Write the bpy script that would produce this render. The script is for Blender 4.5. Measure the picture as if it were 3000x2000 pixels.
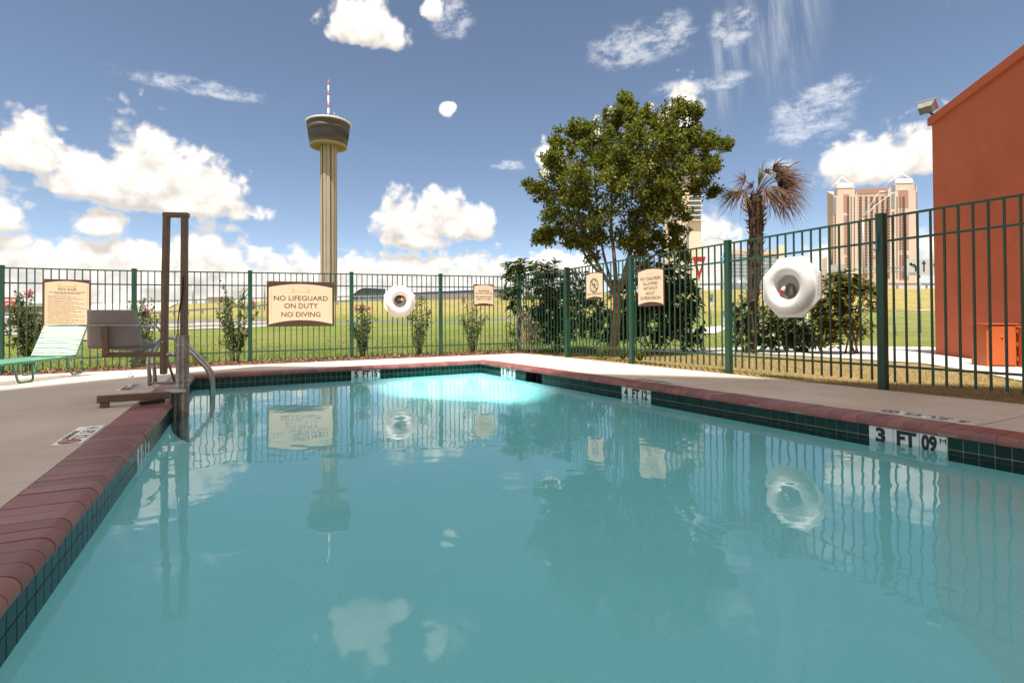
import bpy, math, random
import numpy as np
from mathutils import Vector, Matrix
R = math.radians
random.seed(7); rng = np.random.default_rng(11)
sc = bpy.context.scene
for o in list(bpy.data.objects): bpy.data.objects.remove(o)
COL = sc.collection

# ------------------------------------------------------------------ camera
FPX, PX0, PITCH, ROLL, HC = 1542.0, 1437.0, R(.7), R(.35), .876      # focal length and principal point for a 3000x2000 frame
PY0 = 941 - FPX*math.tan(PITCH)
FW = Vector((0, math.cos(PITCH), math.sin(PITCH))); UP = Vector((0, -math.sin(PITCH), math.cos(PITCH))); RT = Vector((1, 0, 0))
EX = math.cos(ROLL)*RT - math.sin(ROLL)*UP; EY = math.sin(ROLL)*RT + math.cos(ROLL)*UP
CAM = Vector((0, 0, HC))
cd = bpy.data.cameras.new('camera'); cam = bpy.data.objects.new('camera', cd); COL.objects.link(cam)
cd.sensor_width = 36; cd.lens = 36*FPX/3000
cd.shift_x = (1500-PX0)/3000; cd.shift_y = (PY0-1000)/3000
cd.clip_start = .05; cd.clip_end = 20000
cam.matrix_world = Matrix(((EX.x, EY.x, -FW.x, 0), (EX.y, EY.y, -FW.y, 0), (EX.z, EY.z, -FW.z, HC), (0, 0, 0, 1)))
sc.camera = cam

# ------------------------------------------------------------------ light
SUN_EL, SUN_AZ = R(71), R(198)             # azimuth clockwise from +Y (behind the camera)
sv = Vector((math.sin(SUN_AZ)*math.cos(SUN_EL), math.cos(SUN_AZ)*math.cos(SUN_EL), math.sin(SUN_EL)))
sl = bpy.data.lights.new('sun', 'SUN'); sl.energy = 2.1; sl.angle = R(.53); sl.color = (1, .95, .87)
so = bpy.data.objects.new('sun', sl); COL.objects.link(so); so.rotation_euler = (-sv).to_track_quat('-Z', 'Y').to_euler()
sc.view_settings.view_transform = 'Standard'; sc.view_settings.look = 'None'
sc.view_settings.gamma = 1; sc.view_settings.use_curve_mapping = False
sc.view_settings.exposure = 2.1

W = bpy.data.worlds.new('World'); sc.world = W; W.use_nodes = True
wt = W.node_tree; wt.nodes.clear(); W.cycles.sampling_method = 'MANUAL'; W.cycles.sample_map_resolution = 512

class NT:
    """tiny helper to write node maths"""
    def __init__(s, t): s.t = t
    def n(s, k, **kw):
        q = s.t.nodes.new(k)
        for a, b in kw.items(): setattr(q, a, b)
        return q
    def put(s, sock, v):
        if isinstance(v, bpy.types.NodeSocket): s.t.links.new(v, sock)
        else: sock.default_value = v
    def m(s, op, a, b=0., c=None, clamp=False):
        q = s.n('ShaderNodeMath', operation=op, use_clamp=clamp)
        s.put(q.inputs[0], a); s.put(q.inputs[1], b)
        if c is not None: s.put(q.inputs[2], c)
        return q.outputs[0]
    def mr(s, v, a, b, c=0., d=1., smooth=True):
        q = s.n('ShaderNodeMapRange', interpolation_type='SMOOTHSTEP' if smooth else 'LINEAR')
        s.put(q.inputs[0], v); s.put(q.inputs[1], a); s.put(q.inputs[2], b); s.put(q.inputs[3], c); s.put(q.inputs[4], d)
        return q.outputs[0]
    def noise(s, vec, scale, detail=4., rough=.55, dist=0.):
        q = s.n('ShaderNodeTexNoise')
        s.put(q.inputs['Vector'], vec); s.put(q.inputs['Scale'], scale); s.put(q.inputs['Detail'], detail)
        s.put(q.inputs['Roughness'], rough); s.put(q.inputs['Distortion'], dist)
        return q.outputs[0]
    def noise2(s, vec, scale, detail=4., rough=.55, dist=0.):
        o = s.noise(vec, scale, detail, rough, dist); o.node.noise_dimensions = '2D'; return o
    def xyz(s, x, y, z=0.):
        q = s.n('ShaderNodeCombineXYZ'); s.put(q.inputs[0], x); s.put(q.inputs[1], y); s.put(q.inputs[2], z); return q.outputs[0]
    def mix(s, f, a, b):
        q = s.n('ShaderNodeMix', data_type='RGBA'); s.put(q.inputs[0], f); s.put(q.inputs[6], a); s.put(q.inputs[7], b); return q.outputs[2]

w = NT(wt)
sky = w.n('ShaderNodeTexSky', sky_type='NISHITA', sun_disc=False, sun_elevation=SUN_EL, sun_rotation=SUN_AZ, air_density=.56, dust_density=.35, ozone_density=2.0, altitude=200)
tc = w.n('ShaderNodeTexCoord'); sp = w.n('ShaderNodeSeparateXYZ'); wt.links.new(tc.outputs['Generated'], sp.inputs[0])
azn = w.m('DIVIDE', w.m('ARCTAN2', sp.outputs[0], sp.outputs[1]), math.pi/180)      # degrees from +Y, to the right
eln = w.m('DIVIDE', w.m('ARCSINE', sp.outputs[2]), math.pi/180)
# cumulus: (azimuth, elevation of the flat base, half width, height above the base), degrees
CUM = [(-33.0, 12.0, 4.2, 7.2), (-36.5, 11.2, 5.0, 4.4), (-29.0, 11.6, 5.2, 5.4), (-27.2, 11.4, 3.4, 3.6), (-31, 10.8, 8.6, 3.0), (-41.5, 13.0, 3.0, 4.4), (-45.5, 12.6, 3.4, 4.0), (-44.0, 8.0, 3.4, 4.4), (-47, 8, 4, 3.6), (-36.6, 8.4, 2.3, 1.9),
       (-29.0, 4.8, 3.8, 6.2), (-25.8, 4.2, 2.6, 4.2), (-32.5, 3.6, 4.6, 3.4), (-41, 1.8, 7, 4.6), (-35, 2., 5, 3.4), (-20.5, 2, 4.6, 6.0), (-16.5, 2, 3.4, 5.6), (-9.4, 9.4, 3.6, 5.2), (-6.6, 9.6, 2.6, 6.2), (-4.0, 9.6, 2.2, 4.8), (-1.6, 9.8, 3.0, 3.4), (-8, 8.6, 5.4, 2.6),
       (-10, 2, 5, 6.4), (-4, 2, 5, 6.6), (2, 2, 4.4, 6.4), (7, 2, 4, 6.6), (-13.6, 28.0, 4.6, 4.4), (-15.6, 28.6, 2.0, 4.2), (-10.6, 28.0, 2.6, 2.4), (-6.2, 30.6, 1.4, 2.0), (-4.5, 22.2, .95, .7),
       (6.4, 17.0, 2.0, 2.2), (20, 19.2, 2.6, 4.4), (22.5, 3, 5.0, 8.4), (36.5, 12.6, 4.4, 3.4), (40, 13.0, 4.0, 4.6), (33.8, 13.6, 2.4, 2.2), (33, 4., 4, 3.6), (43, 3, 5, 5.5), (38, -1, 14, 3.4), (-53, 6, 6, 7), (55, 7, 7, 6)]
g = bpy.data.node_groups.new('cumulus', 'ShaderNodeTree')
g.interface.new_socket('az', in_out='INPUT', socket_type='NodeSocketFloat'); g.interface.new_socket('el', in_out='INPUT', socket_type='NodeSocketFloat')
g.interface.new_socket('d', in_out='OUTPUT', socket_type='NodeSocketFloat')
k = NT(g); gi = k.n('NodeGroupInput'); go = k.n('NodeGroupOutput'); A, E_ = gi.outputs[0], gi.outputs[1]
pos = k.xyz(A, k.m('MULTIPLY', E_, 1.25))
n1 = k.noise2(pos, .21, 5., .55, .3); n2 = k.noise2(k.xyz(k.m('ADD', A, 40.), E_), .62, 5., .52)
puff = k.n('ShaderNodeTexVoronoi', feature='F1', voronoi_dimensions='2D'); k.put(puff.inputs['Vector'], k.xyz(k.m('MULTIPLY_ADD', n2, 1.6, A), k.m('MULTIPLY_ADD', n1, 2.2, E_))); k.put(puff.inputs['Scale'], .62); k.put(puff.inputs['Detail'], 1.)
P_ = k.xyz(A, E_); acc = None
for a, e, hw, h in CUM:                                           # distance to an ellipse with a flattened underside
    hb = max(1.1, h*.22); v = []
    for sx, sy in ((1/hw, 1/h), (-1/hw, -1/hb)):
        q = k.n('ShaderNodeVectorMath', operation='MULTIPLY_ADD'); k.put(q.inputs[0], P_); q.inputs[1].default_value = (sx, sy, 0); q.inputs[2].default_value = (-a*sx, -e*sy, 0); v.append(q.outputs[0])
    q = k.n('ShaderNodeVectorMath', operation='MAXIMUM'); k.put(q.inputs[0], v[0]); k.put(q.inputs[1], v[1])
    l = k.n('ShaderNodeVectorMath', operation='LENGTH'); k.put(l.inputs[0], q.outputs[0]); l = l.outputs['Value']
    acc = l if acc is None else k.m('SMOOTH_MIN', acc, l, .14)
acc = k.m('SUBTRACT', 1., acc)
bank = k.m('ADD', k.mr(E_, 10.6, 5.6, -.75, .5), k.mr(k.m('ABSOLUTE', k.m('ADD', A, 20.)), 29., 37., 0., -1.4))
acc = k.m('MAXIMUM', acc, bank)
# cumulus over the unseen rest of the sky, cover thickened to lift ambient light
far_ = k.mr(k.m('ABSOLUTE', A), 48., 60.); far_ = k.m('MAXIMUM', far_, k.mr(E_, 33., 42.))
gen = k.m('MULTIPLY_ADD', k.noise2(k.xyz(k.m('MULTIPLY', A, k.m('COSINE', k.m('MULTIPLY', E_, math.pi/180))), k.m('MULTIPLY', E_, 1.4)), .06, 2., .5), 4.6, -1.8)
gen = k.m('MULTIPLY_ADD', k.m('SUBTRACT', 1., far_), -3., gen)
acc = k.m('MAXIMUM', acc, gen)
d = k.m('MULTIPLY_ADD', k.m('SUBTRACT', n1, .5), .85, acc)
d = k.m('MULTIPLY_ADD', k.m('SUBTRACT', n2, .5), .4, d)
d = k.m('MULTIPLY_ADD', k.m('SUBTRACT', .5, puff.outputs['Distance']), .34, d)
g.links.new(d, go.inputs[0])
def cum(az_, el_):
    q = w.n('ShaderNodeGroup', node_tree=g); w.put(q.inputs[0], az_); w.put(q.inputs[1], el_); return q.outputs[0]
d0 = cum(azn, eln); d1 = cum(azn, w.m('ADD', eln, 1.7))
cov = w.mr(d0, -.02, .38)
lit = w.mr(w.m('SUBTRACT', d0, d1), -.4, .62, smooth=False)
shade = w.m('MULTIPLY_ADD', w.noise2(w.xyz(azn, w.m('MULTIPLY', eln, 2.)), .35, 4., .6), .6, w.m('MULTIPLY_ADD', lit, .95, -.3), clamp=True)
shade = w.m('MAXIMUM', shade, w.m('SUBTRACT', .55, w.m('MULTIPLY', d0, 1.5)), clamp=True)
ccol = w.mix(shade, (3.45, 3.2, 2.95, 1), (6.5, 6.1, 5.65, 1))
# thin cirrus: streaks and wispy patches (azimuth, elevation, half width, half height)
cz = w.xyz(w.m('MULTIPLY_ADD', eln, .05, w.m('MULTIPLY', azn, .42)), w.m('MULTIPLY', eln, .06), 5.)
st = w.noise2(cz, 1.5, 8., .62, .2)
def patches(lst):
    q = None
    for a, e, hw, h in lst:
        x = w.m('DIVIDE', w.m('SUBTRACT', azn, a), hw); y = w.m('DIVIDE', w.m('SUBTRACT', eln, e), h)
        z = w.m('SUBTRACT', 1., w.m('SQRT', w.m('MULTIPLY_ADD', x, x, w.m('MULTIPLY', y, y)))); q = z if q is None else w.m('MAXIMUM', q, z)
    return q
away = w.m('MULTIPLY', w.mr(w.m('ABSOLUTE', azn), 46., 60.), w.mr(w.noise2(w.xyz(azn, eln, 2.), .05, 2., .5), .45, .7))
smask = w.m('MAXIMUM', w.mr(patches([(28.5, 27, 5.5, 9), (24.5, 24, 3, 6), (44, 28, 7, 5)]), 0., .7), away)
cir = w.m('MULTIPLY', w.m('MULTIPLY', w.mr(st, .36, .95), smask), .28)
wmask = w.m('MAXIMUM', w.mr(patches([(15, 26.8, 5.5, 2.6), (19, 27.4, 3.5, 2.4), (25, 27, 3, 2.4), (20, 22.4, 3.6, 1.3), (24.2, 22.6, 3.2, 1.0), (31.3, 18.3, 4.6, 3.4), (33, 20, 3.6, 1.6), (-4, 30, 3, 2.4), (28.8, 14.2, 2.0, 1.2), (-29, 21.5, 9, 1.0), (2, 16.5, 2.6, .8)]), 0., .55), away)
wz = w.xyz(azn, w.m('MULTIPLY', eln, 1.9), 8.)
wisp = w.m('MULTIPLY', w.mr(w.m('ADD', w.noise2(wz, .42, 8., .7, .12), w.m('MULTIPLY', wmask, .16)), .48, .86), wmask)
thin = w.m('MAXIMUM', cir, w.m('MULTIPLY', wisp, .34))
tint = w.n('ShaderNodeMix', data_type='RGBA', blend_type='MULTIPLY'); tint.inputs[0].default_value = 1.
w.put(tint.inputs[6], sky.outputs[0]); tint.inputs[7].default_value = (1.14, 1., .84, 1)
base = w.mix(thin, tint.outputs[2], (8.2, 7.9, 7.5, 1))
colr = w.mix(w.m('MULTIPLY', cov, w.mr(eln, -1., .5)), base, ccol)
bg = w.n('ShaderNodeBackground'); wt.links.new(colr, bg.inputs[0]); bg.inputs[1].default_value = .05
wo = w.n('ShaderNodeOutputWorld'); wt.links.new(bg.outputs[0], wo.inputs[0])

# ------------------------------------------------------------------ helpers
def ray(x, y): return FW + EX*((x-PX0)/FPX) - EY*((y-PY0)/FPX)
def G(x, y, z=0.):                                   # point of the ground plane at height z that stands at a place of the photograph
    d = ray(x, y); return CAM + d*((z-HC)/d.z)
def D(x, y, Y):                                      # point at depth Y
    d = ray(x, y); return CAM + d*(Y/d.y)

def M(name, c1, c2=None, scale=6., rough=.6, metal=0., bump=0., bscale=None, rnd=0., c3=None, s3=40., spec=.5, isl=0., detail=5., coat=0.):
    m = bpy.data.materials.new(name); m.use_nodes = True; t = m.node_tree; n = NT(t)
    b = t.nodes['Principled BSDF']; b.inputs['Roughness'].default_value = rough; b.inputs['Metallic'].default_value = metal
    b.inputs['Specular IOR Level'].default_value = spec; b.inputs['Coat Weight'].default_value = coat
    tcn = n.n('ShaderNodeTexCoord'); v = tcn.outputs['Object']
    col = n.n('ShaderNodeRGB').outputs[0]; col.default_value = (*c1, 1)
    if c2: col = n.mix(n.mr(n.noise(v, scale, detail, .6), .3, .7), (*c1, 1), (*c2, 1))
    if c3: col = n.mix(n.mr(n.noise(v, s3, 3., .6), .55, .75), col, (*c3, 1))
    if rnd or isl:
        src = n.n('ShaderNodeObjectInfo').outputs['Random'] if rnd else n.n('ShaderNodeNewGeometry').outputs['Random Per Island']
        hs = n.n('ShaderNodeHueSaturation'); n.put(hs.inputs['Color'], col)
        a = rnd or isl
        n.put(hs.inputs['Value'], n.m('MULTIPLY_ADD', src, 2*a, 1-a)); n.put(hs.inputs['Hue'], n.m('MULTIPLY_ADD', n.m('FRACT', n.m('MULTIPLY', src, 7.3)), a*.09, .5-a*.045))
        n.put(hs.inputs['Saturation'], n.m('MULTIPLY_ADD', n.m('FRACT', n.m('MULTIPLY', src, 3.7)), a*.5, 1-a*.25))
        col = hs.outputs[0]
    n.put(b.inputs['Base Color'], col)
    if bump:
        bn = n.n('ShaderNodeBump'); bn.inputs['Strength'].default_value = 1.; bn.inputs['Distance'].default_value = bump
        n.put(bn.inputs['Height'], n.noise(v, bscale or scale*4, 5., .6)); t.links.new(bn.outputs[0], b.inputs['Normal'])
    return m

def leafmat(name, c1, c2, isl=.35, trans=.35, rough=.45, rnd=0.):
    m = M(name, c1, c2, 2.5, rough=rough, isl=isl if not rnd else 0, rnd=rnd, spec=.35); t = m.node_tree; n = NT(t)
    b = t.nodes['Principled BSDF']; out = t.nodes['Material Output']
    tr = n.n('ShaderNodeBsdfTranslucent'); src = b.inputs['Base Color'].links[0].from_socket
    n.put(tr.inputs[0], n.mix(.5, src, (c1[0]*1.9+.03, c1[1]*1.9+.04, c1[2]*.8, 1)))
    mx = n.n('ShaderNodeMixShader'); mx.inputs[0].default_value = trans
    t.links.new(b.outputs[0], mx.inputs[1]); t.links.new(tr.outputs[0], mx.inputs[2]); t.links.new(mx.outputs[0], out.inputs[0])
    return m

def wpos(o):
    p = Vector((0, 0, 0))
    while o is not None: p += o.location; o = o.parent
    return p
def tag(o, label=None, cat=None, group=None, kind=None):
    for a, b in (('label', label), ('category', cat), ('group', group), ('kind', kind)):
        if b: o[a] = b
    return o
def thing(name, loc, label, cat, group=None, rz=0.):
    o = bpy.data.objects.new(name, None); COL.objects.link(o); o.location = loc; o.rotation_euler.z = rz; o.empty_display_size = .1
    return tag(o, label, cat, group)
def struct(name, loc=(0, 0, 0)):
    o = bpy.data.objects.new(name, None); COL.objects.link(o); o.location = loc; o.empty_display_size = .1; o['kind'] = 'structure'; return o
def link(name, mesh, parent=None, loc=(0, 0, 0), rot=(0, 0, 0), scale=(1, 1, 1), kind=None, label=None):
    o = bpy.data.objects.new(name, mesh); COL.objects.link(o); o.parent = parent; o.location = loc; o.rotation_euler = rot; o.scale = scale
    if kind: o['kind'] = kind
    if label: o['label'] = label
    return o
def copy_tree(o, parent=None):
    c = o.copy(); COL.objects.link(c); c.parent = parent
    for ch in list(o.children): copy_tree(ch, c)
    return c

class MB:
    """collects shapes, builds ONE mesh object"""
    def __init__(s): s.v = []; s.f = []; s.sm = []
    def add(s, vs, fs, smooth=False):
        o = len(s.v); s.v += [tuple(p) for p in vs]; s.f += [tuple(i+o for i in q) for q in fs]; s.sm += [smooth]*len(fs); return s
    def frame(s, c, X, Y, Z, hx, hy, hz, bev=0.):
        c = Vector(c); X = Vector(X); Y = Vector(Y); Z = Vector(Z)
        if not bev:
            vs = [c + X*(a*hx) + Y*(b*hy) + Z*(e*hz) for e in (-1, 1) for b in (-1, 1) for a in (-1, 1)]
            return s.add(vs, [(0, 2, 3, 1), (4, 5, 7, 6), (0, 1, 5, 4), (2, 6, 7, 3), (0, 4, 6, 2), (1, 3, 7, 5)])
        bx, by, bz = hx-bev, hy-bev, hz-bev; vs = []; ix = {}
        for e in (-1, 1):
            for b in (-1, 1):
                for a in (-1, 1):
                    for q, (x, y, z) in enumerate(((hx, by, bz), (bx, hy, bz), (bx, by, hz))):
                        ix[a, b, e, q] = len(vs); vs.append(c + X*(a*x) + Y*(b*y) + Z*(e*z))
        fs = []
        for a in (-1, 1):
            fs.append([ix[a, b, e, 0] for b, e in ((-1, -1), (1, -1), (1, 1), (-1, 1))][::a])
            fs.append([ix[b, a, e, 1] for e, b in ((-1, -1), (1, -1), (1, 1), (-1, 1))][::a])
            fs.append([ix[b, e, a, 2] for b, e in ((-1, -1), (1, -1), (1, 1), (-1, 1))][::a])
        for a in (-1, 1):
            for b in (-1, 1):
                fs.append([ix[a, b, -1, 0], ix[a, b, 1, 0], ix[a, b, 1, 1], ix[a, b, -1, 1]][::-a*b])
                fs.append([ix[a, -1, b, 0], ix[a, 1, b, 0], ix[a, 1, b, 2], ix[a, -1, b, 2]][::a*b])
                fs.append([ix[-1, a, b, 1], ix[1, a, b, 1], ix[1, a, b, 2], ix[-1, a, b, 2]][::-a*b])
                for e in (-1, 1): fs.append([ix[a, b, e, 0], ix[a, b, e, 1], ix[a, b, e, 2]][::a*b*e])
        return s.add(vs, fs)
    def box(s, c, size, rz=0., bev=0.):
        ca, sa = math.cos(rz), math.sin(rz)
        return s.frame(c, (ca, sa, 0), (-sa, ca, 0), (0, 0, 1), size[0]/2, size[1]/2, size[2]/2, bev)
    def beam(s, p, q, a, b=None, up=(0, 0, 1), bev=0.):          # rectangular bar from p to q
        p = Vector(p); q = Vector(q); d = (q-p); L = d.length; d.normalize(); u = Vector(up)
        if abs(d.dot(u)) > .95: u = Vector((0, 1, 0)) if abs(d.y) < .9 else Vector((1, 0, 0))
        x = d.cross(u).normalized(); y = x.cross(d).normalized()
        return s.frame((p+q)/2, x, d, y, a/2, L/2, (b or a)/2, bev)
    def tube(s, pts, r, seg=10, cap=True, rs=None):
        pts = [Vector(p) for p in pts]; n = len(pts); vs = []; prev = None
        for i, p in enumerate(pts):
            d = (pts[min(i+1, n-1)] - pts[max(i-1, 0)]).normalized()
            if prev is None:
                u = Vector((0, 0, 1)) if abs(d.z) < .9 else Vector((1, 0, 0)); x = d.cross(u).normalized()
            else: x = (prev - d*prev.dot(d)).normalized()
            prev = x; y = d.cross(x); rr = rs[i] if rs else r
            vs += [p + x*(rr*math.cos(2*math.pi*j/seg)) + y*(rr*math.sin(2*math.pi*j/seg)) for j in range(seg)]
        fs = [(i*seg+j, i*seg+(j+1) % seg, (i+1)*seg+(j+1) % seg, (i+1)*seg+j) for i in range(n-1) for j in range(seg)]
        s.add(vs, fs, True)
        if cap:
            o = len(s.v)-len(vs); s.f += [tuple(o+j for j in range(seg))[::-1], tuple(o+(n-1)*seg+j for j in range(seg))]; s.sm += [False, False]
        return s
    def lathe(s, prof, c=(0, 0, 0), seg=32, X=(1, 0, 0), Y=(0, 1, 0), Z=(0, 0, 1), smooth=True, rf=None):
        c = Vector(c); X = Vector(X); Y = Vector(Y); Z = Vector(Z); vs = []
        for r_, h in prof:
            for j in range(seg):
                a = 2*math.pi*j/seg; rr = r_*(rf(a) if rf else 1); vs.append(c + X*(rr*math.cos(a)) + Y*(rr*math.sin(a)) + Z*h)
        n = len(prof)
        return s.add(vs, [(i*seg+j, i*seg+(j+1) % seg, (i+1)*seg+(j+1) % seg, (i+1)*seg+j) for i in range(n-1) for j in range(seg)], smooth)
    def prism(s, poly, c, X, Y, Z, h0, h1, smooth=False):        # polygon in the X,Y plane, from h0 to h1 along Z
        c = Vector(c); X = Vector(X); Y = Vector(Y); Z = Vector(Z); n = len(poly)
        vs = [c + X*a + Y*b + Z*h for h in (h0, h1) for a, b in poly]
        s.add(vs, [(i, (i+1) % n, n+(i+1) % n, n+i) for i in range(n)], smooth)
        o = len(s.v)-2*n; s.f += [tuple(o+i for i in range(n))[::-1], tuple(o+n+i for i in range(n))]; s.sm += [False, False]
        return s
    def mesh(s, name, m):
        me = bpy.data.meshes.new(name); me.from_pydata(s.v, [], s.f); me.materials.append(m)
        me.polygons.foreach_set('use_smooth', s.sm); me.update(); return me
    def build(s, name, m, parent=None, kind=None, label=None, local=False):
        if parent is not None and not local:
            q = wpos(parent); s.v = [(a-q.x, b-q.y, e-q.z) for a, b, e in s.v]
        return link(name, s.mesh(name, m), parent, kind=kind, label=label)

def npmesh(name, V, F, m):
    V = np.asarray(V, np.float32); F = np.asarray(F, np.int32); me = bpy.data.meshes.new(name)
    me.vertices.add(len(V)); me.vertices.foreach_set('co', V.ravel())
    nf, q = F.shape; me.loops.add(nf*q); me.loops.foreach_set('vertex_index', F.ravel())
    me.polygons.add(nf); me.polygons.foreach_set('loop_start', np.arange(nf, dtype=np.int32)*q)
    me.update(calc_edges=True); me.materials.append(m); return me
def unit(a): return a/np.maximum(np.linalg.norm(a, axis=-1, keepdims=True), 1e-9)
def leaves(c, d, nrm, L, Wd, fold=.25, bend=.15):
    """arrays of folded four-corner leaves -> vertices, faces"""
    c = np.asarray(c, float); d = unit(np.asarray(d, float)); nrm = np.asarray(nrm, float)
    s_ = unit(np.cross(d, nrm)); n_ = np.cross(s_, d); L = np.asarray(L)[:, None]; Wd = np.asarray(Wd)[:, None]
    v = np.stack([c, c + d*L*.5 + s_*Wd*.5 + n_*Wd*fold, c + d*L - n_*L*bend, c + d*L*.5 - s_*Wd*.5 + n_*Wd*fold], 1).reshape(-1, 3)
    i = np.arange(len(c))[:, None]*4
    return v, np.concatenate([i+[0, 1, 2], i+[0, 2, 3]], 0)
def rvec(n, z=0.):
    v = rng.normal(size=(n, 3)); v[:, 2] += z; return unit(v)
def bez(a, b, c, n=8):
    a, b, c = Vector(a), Vector(b), Vector(c)
    return [a*(1-t)**2 + b*(2*t*(1-t)) + c*t*t for t in [i/(n-1) for i in range(n)]]
def arc(pts, r=.05, n=5):                                        # polyline with rounded corners
    pts = [Vector(p) for p in pts]; out = [pts[0]]
    for i in range(1, len(pts)-1):
        a, b, c = pts[i-1], pts[i], pts[i+1]; q = min(r, (a-b).length*.49, (c-b).length*.49)
        out += bez(b+(a-b).normalized()*q, b, b+(c-b).normalized()*q, n)
    return out + [pts[-1]]

_fc = {}
def text(body, parent, m, h, x, z, y, width=None, name='lettering', rot=(R(90), 0, 0), align='CENTER', bold=0.):
    """flat lettering as a mesh; h = cap height, (x, y, z) = middle of the baseline in the parent's frame"""
    cu = bpy.data.curves.new(name, 'FONT'); cu.body = body; cu.size = h/.72; cu.align_x = align; cu.extrude = .0008; cu.offset = bold; cu.resolution_u = 3
    cu.space_line = 1.
    to = bpy.data.objects.new(name, cu); COL.objects.link(to)
    dg = bpy.context.evaluated_depsgraph_get(); me = bpy.data.meshes.new_from_object(to.evaluated_get(dg)); bpy.data.objects.remove(to)
    me.name = name; me.materials.clear(); me.materials.append(m)
    s = 1.
    if width and len(me.vertices):
        xs = [v.co.x for v in me.vertices]; s = width/max(1e-6, max(xs)-min(xs))
    return link(name, me, parent, (x, y, z), rot, (s, 1, 1))

# ------------------------------------------------------------------ materials
brick_m = M('glazed_brick', (.215, .076, .066), (.265, .092, .078), 9, rough=.42, bump=.0007, bscale=120, rnd=.27, c3=(.2, .085, .08), s3=14)
mortar = M('mortar', (.3, .25, .21), (.22, .18, .15), 20, rough=.9, bump=.001)
tile_m = M('green_tile', (.0015, .028, .026), (.002, .04, .034), 30, rough=.2, rnd=.3, spec=.22)
grout = M('grout', (.5, .47, .38), (.4, .38, .3), 30, rough=.9)
plaster = M('pool_plaster', (.9, .95, .93), (.84, .91, .89), 1.6, rough=.8, c3=(.72, .83, .81), s3=60)
white_tile = M('white_tile', (.74, .76, .75), rough=.15)
ink = M('black_ink', (.012, .012, .02), rough=.3)
conc = M('deck_concrete', (.67, .56, .465), (.55, .45, .365), 1.1, rough=.9, bump=.004, bscale=110, c3=(.34, .265, .21), s3=75)
conc2 = M('pale_concrete', (.5, .47, .43), (.42, .39, .35), 2, rough=.9, bump=.002, bscale=60)
conc4 = M('road_concrete', (.34, .31, .28), (.28, .26, .23), 1, rough=.9)
caulk = M('joint_sealant', (.5, .46, .4), (.4, .36, .3), 12, rough=.9)
green = M('green_paint', (.009, .06, .036), (.012, .072, .044), 5, rough=.4, c3=(.022, .05, .032), s3=60)
brown_m = M('bronze_paint', (.15, .085, .05), (.19, .115, .07), 6, rough=.45, c3=(.1, .055, .035), s3=30)
steel = M('stainless_steel', (.55, .53, .51), (.42, .39, .36), 14, rough=.28, metal=1.)
steel_old = M('weathered_steel', (.36, .33, .3), (.22, .19, .165), 11, rough=.42, metal=.85, c3=(.16, .1, .07), s3=25)
seat_m = M('grey_plastic', (.33, .28, .265), (.3, .255, .24), 3, rough=.5)
black_rub = M('black_rubber', (.012, .011, .011), rough=.7)
sign_brown = M('sign_brown', (.07, .034, .024), rough=.5)
sign_cream = M('sign_cream', (.74, .6, .42), (.72, .57, .39), 2, rough=.55)
sign_gold = M('sign_gold', (.62, .42, .07), rough=.5)
sign_text = M('sign_lettering', (.12, .05, .035), rough=.6)
white_pl = M('white_plastic', (.84, .82, .78), (.79, .77, .73), 4, rough=.38)
red_m = M('red_plastic', (.55, .03, .025), rough=.4)
sign_red = M('sign_red', (.4, .012, .018), rough=.45)
sign_white = M('sign_white', (.75, .75, .73), rough=.5)
galv = M('galvanised_steel', (.42, .42, .41), (.34, .34, .33), 20, rough=.5, metal=.6)
strap_m = M('vinyl_strap', (.55, .72, .62), (.42, .62, .5), 10, rough=.3, rnd=.12)
strap_g = M('green_vinyl', (.09, .26, .17), rough=.35, rnd=.1)
lounge_m = M('green_frame_paint', (.06, .2, .12), (.08, .23, .14), 8, rough=.3)
orange_w = M('orange_stucco', (.53, .12, .05), (.46, .098, .04), .7, rough=.85, bump=.014, bscale=15, c3=(.57, .132, .055), s3=1.7)
orange_b = M('orange_paint', (.55, .125, .03), (.5, .11, .028), 4, rough=.55, bump=.0015, bscale=20)
bark = M('myrtle_bark', (.17, .095, .06), (.28, .19, .13), 7, rough=.9, bump=.012, bscale=22, c3=(.1, .05, .03), s3=16)
palm_bark = M('palm_bark', (.045, .026, .018), (.1, .062, .04), 14, rough=.95, bump=.02, bscale=40)
leaf_my = leafmat('myrtle_leaf', (.08, .098, .01), (.16, .155, .02), .45, .42)
leaf_sh = leafmat('shrub_leaf', (.075, .1, .02), (.12, .125, .03), .4, .4)
leaf_lq = leafmat('loquat_leaf', (.052, .074, .018), (.09, .105, .03), .4, .18, .35)
leaf_lqr = leafmat('loquat_leaf_single', (.056, .078, .02), (.095, .11, .032), .4, .18, .35, rnd=.4)
leaf_yl = leafmat('loquat_leaf_yellow', (.15, .13, .022), (.09, .1, .018), .4, .3, .4)
leaf_ylr = leafmat('loquat_leaf_yellow_single', (.15, .135, .022), (.09, .1, .018), .4, .3, .4, rnd=.4)
leaf_y = leafmat('yellow_leaf', (.25, .24, .02), (.16, .2, .02), .3, .4)
frond_m = leafmat('dead_frond', (.085, .04, .02), (.17, .09, .045), .5, .25, .6)
frond_g = leafmat('green_frond', (.1, .12, .03), (.14, .13, .04), .3, .3, .5)
flower_p = M('pink_flower', (.5, .14, .17), isl=.3, rough=.8)
flower_w = M('white_flower', (.75, .72, .64), isl=.12, rough=.8)
mulch_m = M('mulch_soil', (.075, .032, .02), (.13, .06, .036), 9, rough=.95, bump=.03, bscale=30)
chip_m = M('bark_chip', (.2, .095, .06), (.3, .16, .1), 8, rough=.9, isl=.5)
straw = M('dry_grass_blade', (.34, .24, .085), (.25, .2, .06), 4, rough=.8, isl=.35)
twig_m = M('dry_twig', (.3, .2, .14), (.22, .14, .1), 8, rough=.9)
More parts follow.
